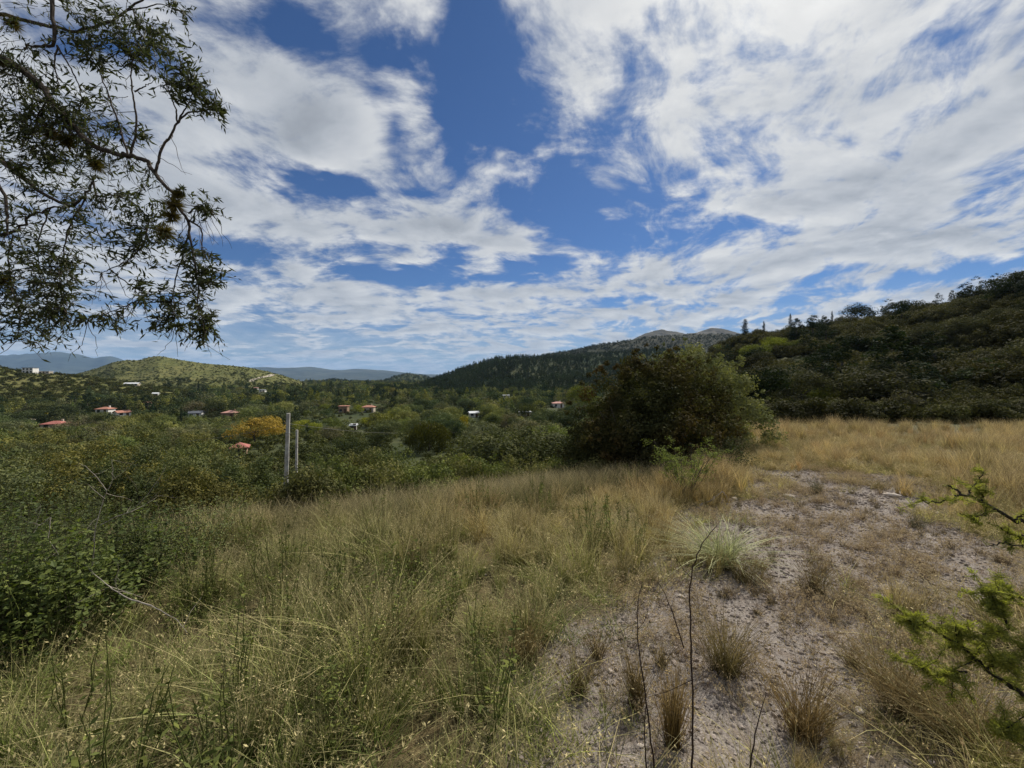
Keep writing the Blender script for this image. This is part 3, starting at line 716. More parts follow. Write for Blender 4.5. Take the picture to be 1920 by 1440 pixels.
# trees standing out on the face of the hillside
face = [('broad', 1455, 628, 105, (.19, .22, .03), 'lime green spreading thicket tree under the pointed cypress', 1.3), ('broad', 1425, 638, 100, (.15, .175, .04), 'yellow green tree in front of the stout cypress', 1.1),
        ('broad', 1490, 635, 95, (.085, .10, .02), 'dull lime tree among dark hillside scrub', 1.2),
        ('pine', 1503, 668, 44, (.018, .032, .016), 'dark bushy young pine standing before the hillside terrace', 1.8), ('broad', 1545, 716, 38, (.12, .14, .035), 'yellowish small tree beside the dark bushy pine', .9),
        ('pine', 1735, 678, 38, (.022, .036, .020), 'bluish pine with a pointed top on the lower hillside', 2.0), ('pine', 1845, 668, 36, (.032, .048, .022), 'wide green pine on the lower hillside', 2.4), ('pine', 1800, 690, 37, (.032, .048, .022), 'short green pine beside the wide one', 1.7),
        ('pine', 1640, 700, 44, (.03, .042, .02), 'small dark pine among the hillside shrubs', 1.2), ('broad', 1690, 705, 36, (.075, .072, .06), 'grey leafless looking tree in front of the bluish pine', .9),
        ('pine', 1580, 690, 50, (.03, .042, .02), 'slim dark pine above the yellowish small tree', 1.0), ('pine', 1715, 600, 84, (.03, .04, .018), 'lone pine on the upper hillside', .9)]
for i, (k, u, vt, Y, c, lab, sx) in enumerate(face):
    tree_at(k, i, u, vt, Y, c, {'broad': 'broadleaf_tree', 'pine': 'pine_tree'}[k], lab, sx=sx)
# dark conifers and cypresses on the valley floor
rng = R(77); n_con = 0
for (u, vt, Y, k) in [(245, 742, 190, 'pine'), (262, 738, 200, 'pine'), (275, 746, 180, 'pine'), (300, 748, 185, 'pine'), (325, 752, 190, 'pine'), (90, 742, 200, 'pine'), (110, 745, 195, 'pine'), (140, 738, 205, 'pine'), (165, 745, 180, 'pine'), (150, 752, 170, 'pine'),
                      (312, 718, 380, 'pine'), (318, 724, 360, 'pine'), (337, 735, 350, 'cypress'), (372, 722, 420, 'cypress'), (382, 728, 400, 'pine'), (340, 770, 150, 'cypress'),
                      (560, 730, 330, 'pine'), (575, 734, 320, 'pine'), (592, 730, 330, 'pine'), (635, 738, 300, 'cypress'), (652, 735, 300, 'cypress'), (675, 742, 280, 'pine'), (540, 738, 300, 'pine'), (736, 752, 190, 'pine'), (742, 738, 250, 'cypress'), (722, 738, 270, 'pine'), (700, 736, 300, 'pine'), (765, 740, 300, 'cypress'), (568, 722, 420, 'cypress'), (520, 745, 260, 'pine'), (500, 748, 250, 'pine')]:
    tree_at(k, n_con, u, vt - 8, Y, tuple(np.array((.024, .036, .018)) * rng.uniform(.85, 1.2)), k + '_tree', {'pine': 'dark conifer among the valley houses', 'cypress': 'narrow dark cypress on the valley floor'}[k], group={'pine': 'dark valley conifers', 'cypress': 'valley cypresses'}[k], sx=1.75 if k == 'pine' else 1.15); n_con += 1

# ------------------------------------------------------------------ woodland filling the valley
rng = R(11)
cand = []
Yk = 42.0
while Yk < 1250:
    step = 5.6 + Yk * .014
    n = int((2.0 * Yk) / (step * 1.05))
    t = -1.38 + (np.arange(n) + rng.uniform(0, 1, n)) / n * 1.98
    yy = Yk + rng.uniform(-.5, .5, n) * step
    for a, b in zip(t, yy): cand.append((a * b, b))
    Yk += step * .9
cand = np.array(cand); cz = T(cand[:, 0], cand[:, 1]); hr = np.maximum(H_right.z(cand[:, 0], cand[:, 1]), -99)
things, wood = [], []
for (x, y), z, zr in zip(cand, cz, hr):
    u = CX + x / y * F
    if zr > z - .05 and u > 1130: continue
    if z > float(ground_z(x, y)) + .6: continue
    nz = fbm(x / 26, y / 26, 2, 55)
    if nz < -.62 and y < 300: continue                       # small clearings
    if y < 75 and 520 < u < 880 and rng.random() < .75: continue   # meadow below the field
    h = rng.uniform(4.0, 8.6) * (1 + .25 * nz) * (1.0 if y > 80 else .85)
    vt = ptop(u, y, z + h); half = h * .5 * F / y
    if blocks_house(u, y, half, vt): continue
    if any(y < Yn + 3 and abs(u - un) < half * .6 + 6 and vt < vn + .45 * 7 * F / Yn for un, vn, Yn in NAMED): continue
    lim = np.interp(u, [0, 250, 450, 560, 740, 900, 1060, 1200], [735, 755, 785, 770, 775, 770, 745, 700])
    if y < 120 and vt < lim: h *= .75
    if 440 < u < 535 and y < 100: continue
    if 740 < u < 880 and y < 74: continue
    (things if y < 210 else wood).append((x, y, z - .2, h, nz))
order = sorted(things, key=lambda a: -a[3] / a[1])
lab_of = [('rounded dark green tree in the valley woodland', 0), ('olive green tree in the valley woodland', 3), ('fresh green tree in the valley woodland', 2)]
for i, (x, y, z, h, nz) in enumerate(order[:200]):
    k = 0 if nz > .12 else (1 if nz > -.15 else 2)
    kk = {0: [4, 1, 4], 1: [3, 3, 0], 2: [2, 5, 2]}[k][i % 3]
    plant('broad', i, (x, y, z), h / 6.0, rng.uniform(0, 6.28), green(rng, kk), 'broadleaf_tree', lab_of[k][0], 'tree', ['dark valley trees', 'olive valley trees', 'fresh green valley trees'][k], sx=rng.uniform(.9, 1.25))
wood = order[200:] + wood
LB = [hidden(crown_broad(400 + i, per=20, nb=34, size=.5), 'crown_source', M_leafI) for i in range(4)]
LP = [hidden(crown_pine(410 + i, per=9, size=.75), 'pine_source', M_leafI) for i in range(3)]
LS = [hidden(crown_shrub(420 + i, per=13, nb=16, size=.30), 'scrub_source', M_leafI) for i in range(4)]
w = np.array(wood); tn = np.array([green(rng) if rng.random() < .62 else ((.034 * rng.uniform(.7, 1.2), .046, .024) if rng.random() < .8 else (.17, .18, .05)) for _ in w])
scatter('woodland', LB + LP[:1], w[:, :3], w[:, 3] / 6.0 * 1.1, tn, 'distant mixed woodland covering the far valley floor', 'woodland', seed=1)

def hill_points(h, n, seed, smin=.02, smax=1.0, tr=None):
    rng = R(seed); t0, t1 = tr or (h.t0 + .02, h.t1 - .02)
    t = rng.uniform(t0, t1, n); s = rng.uniform(smin, smax, n)
    yr = np.interp(t, h.g, h.yr); yf = np.interp(t, h.g, h.yf); y = yf + (yr - yf) * s; x = t * y
    z = h.z(x, y); ok = z >= T(x, y) - .3
    return x[ok], y[ok], z[ok], rng
def on_hill(name, h, protos, n, seed, sc_, tint, label, cat, jit=.25, tr=None, keep=None, smin=.02):
    x, y, z, rng = hill_points(h, n, seed, tr=tr, smin=smin)
    if keep is not None:
        k = keep(x, y, rng); x, y, z = x[k], y[k], z[k]
    m = len(x); nz = fbm(x / 60, y / 60, 3, seed)
    tn = np.asarray(tint)[None] * (1 + .45 * nz[:, None]) * rng.uniform(1 - jit, 1 + jit, (m, 1)) * rng.uniform(.92, 1.08, (m, 3))
    sz = rng.uniform(*sc_, m)
    scatter(name, protos, np.stack([x, y, z - .2], -1), sz, tn, label, cat, seed=seed)
on_hill('forest', H_fore, LP, 6500, 501, (.6, 1.15), (.032, .046, .024), 'dense pine forest cloaking the hill beyond the valley', 'forest')
on_hill('forest', H_fore, LB, 1600, 502, (.5, .9), (.036, .046, .022), 'olive broadleaf trees mixed into the pine forest hill', 'forest')
on_hill('scrub', H_back, LB, 6500, 503, (.45, .9), (.032, .040, .020), 'patchy dark scrub on the brown green ridge', 'scrub', keep=lambda x, y, r: fbm(x / 90, y / 90, 3, 7) > -.45)
on_hill('scrub', H_left, LS, 3200, 504, (.7, 1.6), (.06, .068, .022), 'low scrub dotting the sunlit olive hill', 'scrub')
on_hill('woodland', H_left, LB, 1300, 505, (.5, 1.0), (.045, .058, .024), 'woodland creeping up the lower flank of the olive hill', 'woodland', keep=lambda x, y, r: (y < 600 + 120 * fbm(x / 70, y / 70, 3, 8)) | (r.random(len(x)) < .008))
on_hill('scrub', H_lnear, LS, 3600, 506, (1.0, 2.4), (.062, .070, .024), 'bushy scrub over the slope below the white house', 'scrub', keep=lambda x, y, r: x / y > -1.45)
on_hill('woodland', H_kn1, LB, 500, 507, (.7, 1.2), (.035, .048, .024), 'woodland on the small dark knoll', 'woodland')
on_hill('woodland', H_kn2, LB, 400, 508, (.7, 1.2), (.030, .042, .022), 'woodland on the lone cone shaped knoll', 'woodland')
on_hill('woodland', H_kn3, LB, 700, 509, (.6, 1.0), (.055, .062, .028), 'woodland on the low olive rise', 'woodland')

# ------------------------------------------------------------------ scrub on the near hillside
x, y, z, rng = hill_points(H_right, 6600, 520, tr=(.30, 1.95))
vis = np.where((y < 200))[0]
sh = [(x[i], y[i], z[i]) for i in vis]
# terraces: rows of bushes along the contours
rowph = np.sin(z[vis] * 1.05 + 1.5 * fbm(x[vis] / 25, y[vis] / 25, 3, 4))
keep = rowph > -.1
pick = vis[keep]
order = pick[np.argsort(y[pick])]
nT = 190; sel = []
for i in order:
    if all((x[i] - x[j]) ** 2 + (y[i] - y[j]) ** 2 > (1.5 + y[i] * .012) ** 2 for j in sel[-60:]):
        sel.append(i)
    if len(sel) >= nT: break
for n_, i in enumerate(sel):
    k = n_ % 3; c = [(.028, .034, .016), (.062, .058, .021), (.056, .058, .036)][k]; s = rng.uniform(.8, 2.2) * (.8 + y[i] / 200)
    plant('shrub', n_, (x[i], y[i], z[i] - .1), s, rng.uniform(0, 6.28), tuple(np.array(c) * rng.uniform(.75, 1.25)), 'shrub',
          ['dark green shrub on the lower hillside behind the field', 'olive brown shrub on the lower hillside behind the field', 'grey green shrub on the lower hillside behind the field'][k], 'shrub', ['dark hillside shrubs', 'olive brown hillside shrubs', 'grey green hillside shrubs'][k], sx=rng.uniform(.9, 1.3))
rg = R(523); fx = rg.uniform(.46, 1.95, 1300); fy = rg.uniform(23.5, 60, 1300); fX = fx * fy; fz = T(fX, fy); k = (fy > crest(fX) + 1.5)
foot = np.stack([fX, fy, fz - .1], -1)[k]
rest = np.array([i for i in pick if i not in set(sel)])
MSI = [hidden(crown_shrub(430 + i, per=64, nb=26, size=.14, flat=.75), 'scrub_source', M_leafI) for i in range(4)]
tn = np.array([(.055, .055, .024)]) * (1 + .8 * fbm(x[rest] / 15, y[rest] / 15, 2, 6)[:, None]) * rng.uniform(.75, 1.25, (len(rest), 1))
scatter('scrub', MSI, np.stack([x[rest], y[rest], z[rest] - .1], -1), rng.uniform(.5, 2.3, len(rest)) * (.8 + y[rest] / 220), tn, 'dense dark scrub covering the hillside in rough terraces', 'scrub', seed=3)

tn = np.array([(.048, .050, .023)]) * (1 + .7 * fbm(foot[:, 0] / 6, foot[:, 1] / 6, 2, 6)[:, None]) * rng.uniform(.75, 1.25, (len(foot), 1))
scatter('undergrowth', MSI, foot, rng.uniform(.7, 1.35, len(foot)), tn, 'undergrowth between the golden field and the hillside', 'undergrowth', seed=4)
rg = R(524); n_ = 0
while n_ < 120:
    t_ = rg.uniform(.5, 1.4); yr_ = float(np.interp(t_, H_right.g, H_right.yr)); y_ = rg.uniform(30, 130) if n_ % 3 else yr_ - rg.uniform(-1, 9); x_ = t_ * y_; u_ = CX + F * t_
    if H_right.z(x_, y_) < T(x_, y_) - .3: continue
    k = n_ % 2; hh = rg.uniform(3.0, 5.4); c_ = [(.017, .026, .012), (.062, .064, .036)][k]
    if n_ % 4 == 0:
        plant('pine', n_, (x_, y_, float(T(x_, y_)) - .2), hh * 1.5 / 7.3, rg.uniform(0, 6.28), tuple(np.array((.018, .028, .014)) * rg.uniform(.8, 1.25)), 'pine_tree', 'dark pine growing through the scrub of the hillside', 'tree', 'dark hillside pines', sx=rg.uniform(1.2, 1.9)); n_ += 1; continue
    plant('broad', n_, (x_, y_, float(T(x_, y_)) - .2), hh / 6, rg.uniform(0, 6.28), tuple(np.array(c_) * rg.uniform(.8, 1.25)), 'broadleaf_tree', ['small dark tree among the scrub of the hillside', 'small grey green tree among the scrub of the hillside'][k], 'tree', ['dark hillside trees', 'grey green hillside trees'][k], sx=rg.uniform(1.0, 1.4)); n_ += 1
rg = R(525); vx = rg.uniform(-1.4, .62, 5200); vy = 45 + 330 * rg.random(5200) ** 1.2; vX = vx * vy; vz = T(vX, vy); k = (H_right.z(vX, vy) < vz - .3) & (rg.random(5200) < .95) & ~((vy < 75) & (vx > -.6) & (vx < -.1) & (rg.random(5200) < .7))
vX, vy, vz = vX[k], vy[k], vz[k]; tn = np.array([(.075, .085, .034)]) * (1 + .5 * fbm(vX / 20, vy / 20, 2, 6)[:, None]) * rg.uniform(.75, 1.25, (len(vX), 1))
scatter('undergrowth', LS, np.stack([vX, vy, vz - .1], -1), rg.uniform(.7, 1.5, len(vX)), tn, 'low undergrowth between the valley trees', 'undergrowth', seed=5)

# ------------------------------------------------------------------ near shrubs
def bush_mesh(seed, w, h, d, nb, per, leaf, aspect=.5, base=.0, br=(.22, .42), shell=.25, holes=0.0, mat=None):
    rng = R(seed); mb = MB(); b = []
    while len(b) < nb:
        q = unit(rng.normal(size=3)); q[2] = abs(q[2]) if rng.random() < .8 else q[2] * .3
        r = rng.uniform(.45, 1.0) ** .5
        lump = 1 + .16 * math.sin(5 * math.atan2(q[1], q[0]) + seed) + .10 * math.sin(9 * math.atan2(q[1], q[0]) + 2 * seed)
        p = np.array([q[0] * w / 2 * r * lump, q[1] * d / 2 * r * lump, base + (h - base) * (.12 + .86 * max(q[2], 0) * r)])
        b.append((*p, rng.uniform(*br)))
    blob_crown(mb, rng, b, per, leaf, aspect, shell, .3)
    q = unit(rng.normal(size=(nb // 2, 3))); q[:, 2] = np.abs(q[:, 2]); rr = rng.uniform(.98, 1.14, nb // 2)      # ragged outer sprays
    b = [(q[i, 0] * w / 2 * rr[i], q[i, 1] * d / 2 * rr[i], base + (h - base) * (.12 + .86 * q[i, 2] * rr[i]), rng.uniform(.3, .5) * br[0]) for i in range(nb // 2)]
    blob_crown(mb, rng, b, max(6, per // 7), leaf, aspect, .1, .3)
    return mb
def stems_mesh(seed, w, h, n, r=.03, sub=3):
    rng = R(seed); mb = MB()
    for i in range(n):
        a = rng.uniform(0, 6.28); q = rng.uniform(.2, .48); e = np.array([math.cos(a) * w * q, math.sin(a) * w * q, h * rng.uniform(.5, .95)])
        p = wiggle(rng, (rng.normal(0, w * .04), rng.normal(0, w * .04), -.15), e, 7, .07); tube(mb, p, np.linspace(r, r * .3, 7), 5)
        for k in range(sub):
            j = rng.integers(2, 6); e2 = p[j] + rng.normal(0, .16 * w, 3) + np.array([0, 0, .12 * h]); tube(mb, wiggle(rng, p[j], e2, 5, .08), np.linspace(r * .45, r * .12, 5), 4)
    return mb
def near_bush(name, loc, seed, w, h, d, nb, per, leaf, col, label, cat='shrub', group=None, mat=None, stems=7, sr=.03, rz=0.0, **k):
    e = empty(name, loc, rz); tag(e, label, cat, group)
    mb = bush_mesh(seed, w, h, d, nb, per, leaf, **k); f = mb.obj('foliage', mat or M_leafO, e); f.color = (*col, 1); f['kind'] = 'stuff'
    s = stems_mesh(seed + 1, w * .8, h * .85, stems, sr).obj('stem', B_dark, e)
    return e, f
M_rust = leaf_mat('rusty_thorn_foliage', source='object', trans=.22, accent=(.075, .046, .02), acc_amt=.65, acc_scale=.6)
def gz(x, y): return float(ground_z(x, y))
# the big dark thorn bush and its green neighbour
near_bush('thorn_bush', (3.55, 10.6, gz(3.55, 10.6) - .1), 601, 4.15, 3.3, 3.9, 230, 270, .078, (.044, .049, .022), 'big dark domed thorn bush with rusty brown top', mat=M_rust, stems=9, sr=.03, br=(.20, .42))
near_bush('thorn_bush', (6.1, 13.6, gz(6.1, 13.6) - .1), 602, 4.8, 3.75, 4.2, 210, 220, .085, (.175, .19, .09), 'tall grey green thorn bush behind the rusty domed one', stems=12, sr=.04, br=(.22, .45))
near_bush('thorn_bush', (4.9, 11.9, gz(4.9, 11.9) - .1), 603, 3.6, 3.35, 3.0, 140, 220, .08, (.050, .054, .022), 'olive thorn bush wedged between the rusty and grey green ones', mat=M_rust, stems=9)
near_bush('thorn_bush', (2.35, 11.2, gz(2.35, 11.2) - .1), 604, 1.9, 1.8, 1.8, 80, 200, .07, (.040, .048, .022), 'low dark skirt bush leaning on the big thorn bush')
near_bush('thorn_bush', (4.75, 9.6, gz(4.75, 9.6) - .1), 605, 1.8, 1.0, 1.4, 40, 110, .05, (.055, .068, .034), 'small grey leaved bush at the foot of the big thorn bush')
# crest shrubs
crest_list = [(600, 848, 11.0, 2.6, 0), (680, 842, 10.5, 2.4, 0), (760, 838, 10.2, 2.4, 0), (840, 850, 10.0, 2.2, 0), (910, 856, 10.4, 2.2, 0), (985, 852, 10.4, 2.4, 0), (1060, 862, 10.0, 1.9, 0), (1120, 862, 9.4, 1.5, 0),
              (630, 866, 7.6, 1.5, 0), (720, 866, 7.9, 1.6, 0), (800, 868, 8.2, 1.6, 0), (575, 880, 7.0, 1.2, 0)]
crl = ['leafy shrub on the meadow lip just past the shorter post', 'olive shrub on the meadow lip below the trunk showing thorn tree', 'leafy shrub on the meadow lip below the dark rounded thorn tree', 'olive shrub on the meadow lip under the weeping willow', 'leafy shrub under the smaller grey olive thorn tree',
       'olive shrub at the foot of the large round thorn tree', 'leafy shrub beside the low dark skirt bush', 'olive shrub tucked against the big dark thorn bush', 'low leafy shrub rising out of the straw grass behind the posts', 'low olive shrub in the grass with the meadow lip behind', 'low leafy shrub in the grass nearest the weeping willow', 'low olive shrub in the grass between the posts and the lip']
for i, (u, vt, Y, w_, g) in enumerate(crest_list):
    x0 = (u - CX) / F * Y; z0 = gz(x0, Y); h = max(CH + (HV - vt) / F * Y - z0, .6)
    c = [(.105, .128, .046), (.125, .130, .056)][i % 2]
    near_bush('shrub', (x0, Y, z0 - .05), 620 + i, w_, h, w_ * .9, 56, 190, .055, tuple(np.array(c) * R(i).uniform(.85, 1.15)), crl[i], 'shrub', 'shrubs along the meadow lip', stems=8, sr=.014, br=(.14, .32))
# thorn scrub on the falling slope by the tree
left_list = [(330, 792, 17, 4.6), (250, 800, 16, 4.4), (425, 838, 13, 3.2), (470, 862, 11, 2.6), (170, 815, 14, 4.4), (80, 822, 14, 4.2), (-20, 815, 14, 4.5), (380, 800, 21, 5), (300, 830, 10.5, 3.0), (210, 850, 9.5, 2.8), (120, 850, 9.0, 2.8),
             (30, 860, 8.0, 2.8), (-60, 850, 8.5, 3), (370, 870, 8.4, 2.0), (290, 780, 26, 6), (180, 795, 24, 6), (90, 800, 24, 6), (510, 862, 12, 2.0), (-130, 830, 11, 4), (0, 800, 26, 6)]
lfl = ['feathery dark thorn shrub on the falling slope', 'yellow olive thorn shrub on the falling slope', 'grey green thorn shrub on the falling slope']
for i, (u, vt, Y, w_) in enumerate(left_list):
    x0 = (u - CX) / F * Y; z0 = gz(x0, Y); h = max(CH + (HV - vt) / F * Y - z0, 1.0); k = i % 3
    c = [(.075, .094, .042), (.120, .118, .042), (.100, .116, .056)][k]
    near_bush('thorn_shrub', (x0, Y, z0 - .05), 650 + i, w_, h, w_ * .9, 80, 180, .045 + .0022 * Y, tuple(np.array(c) * R(i + 40).uniform(.85, 1.15)), lfl[k], 'shrub', ['dark thorn shrubs of the slope', 'olive thorn shrubs of the slope', 'grey thorn shrubs of the slope'][k], stems=8, sr=.02, br=(.016 * w_ + .14, .06 * w_ + .2))
# low band of bushes along the far edge of the golden field
rng = R(19)
for i in range(34):
    u = 1395 + i * 17 + rng.uniform(-6, 6); Y = rng.uniform(24.5, 31); x0 = (u - CX) / F * Y; z0 = float(T(x0, Y)); vt = rng.uniform(728, 774); h = max(CH + (HV - vt) / F * Y - z0, .7)
    k = i % 3; c = [(.044, .052, .020), (.060, .058, .024), (.062, .060, .042)][k]
    plant('shrub', i, (x0, Y, z0 - .1), h / 1.55, rng.uniform(0, 6.28), tuple(np.array(c) * rng.uniform(.8, 1.2)), 'shrub', ['dark green hedge like shrub along the far edge of the golden field', 'brownish hedge like shrub along the far edge of the golden field', 'greyish hedge like shrub along the far edge of the golden field'][k], 'shrub', ['dark field edge shrubs', 'brownish field edge shrubs', 'greyish field edge shrubs'][k], sx=1.15)

# feathery sapling in front of the bush
def feathery(seed, h, w, n, leaf, mb_l, mb_b, dirbias=(0, 0, 0), origin=(0, 0, 0), r=.012):
    rng = R(seed); origin = np.array(origin, float)
    for i in range(n):
        a = rng.uniform(0, 6.28); q = rng.uniform(.25, .5)
        e = origin + np.array([math.cos(a) * w * q, math.sin(a) * w * q, h * rng.uniform(.6, 1.0)]) + np.array(dirbias)
        p = wiggle(rng, origin, e, 8, .05); tube(mb_b, p, np.linspace(r, r * .25, 8), 4)
        for k in range(9):
            j = rng.integers(3, 8); e2 = p[j] + np.array([rng.normal(0, .13 * w), rng.normal(0, .13 * w), rng.normal(.02, .05 * h)])
            pp = wiggle(rng, p[j], e2, 6, .05); tube(mb_b, pp, np.linspace(r * .3, r * .12, 6), 3)
            for m_ in range(26):
                t = rng.uniform(.15, 1.05); c = pp[0] + (pp[-1] - pp[0]) * t + rng.normal(0, .018, 3)
                nr = unit(rng.normal(0, .5, 3) + np.array([0, 0, 1.0])); leaves(mb_l, rng, c[None], nr[None], leaf * rng.uniform(.7, 1.3), leaf * .42)
p0 = gpt(1288, 938); e = empty('sapling', tuple(p0)); ml, mbr = MB(), MB(); feathery(701, 1.0, 1.1, 20, .032, ml, mbr, r=.008)
o = ml.obj('foliage', M_leafO, e); o.color = (.16, .205, .05, 1); o['kind'] = 'stuff'; mbr.obj('stem', B_dark, e)
tag(e, 'fresh green feathery sapling in front of the big dark thorn bush', 'sapling')

# leafy broad leaved plants in the near corner under the tree
B_twig = bark_mat('green_twig', (.035, .036, .018), (.06, .058, .03))
M_broad = leaf_mat('broad_leaf', source='object', trans=.35, rough=.6, spec=.12)
def leafy_plant(loc, seed, w, h, n, leaf, col, label, group=None):
    e = empty('leafy_shrub', loc); tag(e, label, 'shrub', group); rng = R(seed); ml, mbr = MB(), MB()
    for i in range(n):
        a = rng.uniform(0, 6.28); q = math.sqrt(rng.random()) * .5
        top = np.array([math.cos(a) * w * q, math.sin(a) * w * q, h * (1 - .5 * (2 * q) ** 2) * rng.uniform(.7, 1.05)])
        p = wiggle(rng, (top[0] * .4, top[1] * .4, -.1), top, 7, .06); tube(mbr, p, np.linspace(.0032, .001, 7), 4)
        m = 30; t = rng.uniform(.3, 1, m) ** .8; base = np.stack([np.interp(t * 6, range(7), p[:, k]) for k in range(3)], -1)
        d = unit(rng.normal(size=(m, 3)) * np.array([1, 1, .4])); L = leaf * rng.uniform(.6, 1.25, m)
        nr = unit(rng.normal(0, .45, (m, 3)) + np.array([0, 0, 1.0])); leaves(ml, rng, base + d * L[:, None] * .8, nr, L, L * .6, axis=d, fold=.12)
    o = ml.obj('foliage', M_broad, e); o.color = (*col, 1); o['kind'] = 'stuff'; mbr.obj('stem', B_twig, e); return e
for i, (u, Y, vt, w_, n, lf, c, lab) in enumerate([(-30, 2.55, 985, .8, 200, .034, (.072, .098, .028), 'bright green broad leaved shrub at the edge of the tall grass'),
        (110, 2.75, 960, .9, 120, .038, (.070, .092, .030), 'dark broad leaved shrub behind the bright green one'), (-130, 2.8, 900, 1.5, 130, .038, (.07, .095, .034), 'dense dark broad leaved shrub beneath the hanging branches'),
        (160, 3.3, 930, 1.2, 140, .034, (.072, .090, .034), 'dull green leafy shrub behind the dead forked sapling'), (258, 3.6, 935, 1.1, 140, .034, (.070, .092, .032), 'leafy shrub tangled with thin grey twigs'),
        (340, 4.2, 925, 1.2, 120, .034, (.095, .115, .048), 'pale dotted leafy shrub bordering the grass'), (50, 3.6, 905, 1.8, 160, .034, (.070, .092, .034), 'wide leafy shrub on the near lip of the slope'), (200, 4.3, 900, 1.7, 160, .034, (.066, .085, .032), 'leafy shrub filling the lip of the slope behind the dead sapling'),
        (405, 5.2, 915, 1.2, 100, .040, (.082, .098, .040), 'low leafy shrub where the grass meets the thorn scrub'), (-30, 4.6, 880, 2.2, 160, .034, (.065, .085, .032), 'tall leafy shrub in the shade of the overhanging tree'), (120, 4.9, 885, 2.0, 160, .034, (.062, .080, .030), 'leafy shrub behind the wide one on the lip of the slope')]):
    x0 = (u - CX) / F * Y; z0 = gz(x0, Y); leafy_plant((x0, Y, z0 - .02), 720 + i, w_, max(CH + (HV - vt) / F * Y - z0, .5), int(n * .85), lf * (1 + .25 * math.sin(i * 2.3)), tuple(np.array(c) * (1.2 + .3 * math.sin(i * 1.7)) * np.array([1 + .12 * math.sin(i * 3.1), 1, 1])), lab)

# ------------------------------------------------------------------ dead wood, stems
M_dead = bark_mat('bleached_wood', (.20, .17, .14), (.36, .32, .27), 30); M_stem = bark_mat('dark_stem', (.028, .018, .014), (.055, .035, .025), 40)
def P3(u, v, Y): return np.array([(u - CX) / F * Y, Y, CH + (HV - v) / F * Y])
def twig_thing(name, lines, mat, label, cat, seed, extra=0, group=None):
    """lines: [(radius, [(u,v,Y)...])] joined polylines; the first is the main stem"""
    rng = R(seed); pts0 = P3(*lines[0][1][0]); e = empty(name, tuple(pts0)); tag(e, label, cat, group)
    for k, (r, ln) in enumerate(lines):
        mb = MB(); q = np.array([P3(*a) for a in ln]); s = np.linspace(0, len(q) - 1, len(q) * 4)
        p = np.stack([np.interp(s, range(len(q)), q[:, j]) for j in range(3)], -1); p[1:-1] += rng.normal(0, r * .35, (len(p) - 2, 3))
        tube(mb, p - pts0, np.linspace(r, r * .35, len(p)), 5)
        if extra:
            for j in range(extra):
                i = rng.integers(len(p) // 3, len(p)); d = rng.normal(0, .09, 3); tube(mb, wiggle(rng, p[i] - pts0, p[i] - pts0 + d, 4, .1), np.linspace(r * .35, r * .12, 4), 3)
        mb.obj('stem' if k == 0 else 'branch', mat, e)
    return e
Yd = 2.9
twig_thing('dead_sapling', [(.0045, [(172, 1080, Yd), (176, 1020, Yd), (180, 985, Yd), (192, 940, Yd), (200, 920, Yd)]), (.0024, [(200, 920, Yd), (180, 893, Yd), (160, 874, Yd), (147, 868, Yd)]), (.002, [(203, 918, Yd), (211, 900, Yd), (212, 880, Yd), (209, 862, Yd)]),
           (.003, [(188, 985, Yd), (215, 970, Yd), (245, 960, Yd), (275, 930, Yd), (298, 898, Yd), (312, 872, Yd)]), (.002, [(196, 935, Yd), (178, 920, Yd), (165, 908, Yd)]), (.002, [(245, 960, Yd), (275, 945, Yd + .1), (300, 920, Yd + .1)])],
          M_dead, 'bleached dead forked sapling standing among leafy shrubs', 'dead sapling', 801, 3)
twig_thing('dead_branch', [(.0035, [(95, 970, 2.7), (75, 985, 2.7), (62, 980, 2.6)]), (.002, [(66, 985, 2.6), (74, 965, 2.6), (76, 945, 2.6)]), (.003, [(95, 970, 2.7), (90, 1010, 2.7), (110, 1040, 2.7)])], M_dead, 'short grey dead branch caught in the leafy shrubs', 'branch', 802, 2)
pg = gpt(170, 1075); 
twig_thing('dead_branch', [(.0045, [(285, 1136, 2.45), (240, 1122, 2.5), (205, 1100, 2.6), (172, 1072, 2.7)]), (.003, [(285, 1136, 2.45), (330, 1160, 2.35), (350, 1185, 2.3)]), (.002, [(225, 1115, 2.55), (215, 1090, 2.5), (222, 1070, 2.5)])], M_dead, 'fallen grey dead branch lying on flattened grass', 'branch', 803, 4)
pa, pb = gpt(1305, 952), gpt(1352, 930)
twig_thing('fallen_stick', [(.016, [(1312, 948, pa[1] - .1), (1335, 936, pa[1] - .1), (1354, 921, pa[1])]), (.010, [(1354, 921, pa[1]), (1362, 930, pa[1]), (1366, 940, pa[1])])], M_dead, 'bleached bent stick propped up at the gravel edge', 'stick', 804)
twig_thing('dry_stem', [(.0042, [(1298, 1500, 1.45), (1298, 1400, 1.47), (1299, 1300, 1.5), (1295, 1200, 1.5), (1293, 1110, 1.52), (1300, 1060, 1.55), (1318, 1015, 1.6), (1345, 985, 1.66)])], M_stem, 'tall thin dark dry stem arching towards the pale tussock', 'stem', 805, 2)
twig_thing('dry_stem', [(.0036, [(1232, 1500, 1.4), (1222, 1400, 1.42), (1208, 1290, 1.45), (1196, 1200, 1.5), (1195, 1130, 1.52), (1204, 1092, 1.55)]), (.003, [(1212, 1440, 1.42), (1208, 1360, 1.44), (1212, 1300, 1.45)])], M_stem, 'dark dry stem crossing a straw tuft, bent at its tip', 'stem', 806, 2)
twig_thing('dry_stem', [(.0035, [(1282, 1215, 2.1), (1262, 1150, 2.15), (1245, 1110, 2.2), (1232, 1090, 2.2)])], M_stem, 'short leaning dark stem between the two taller dry stems', 'stem', 807, 1)
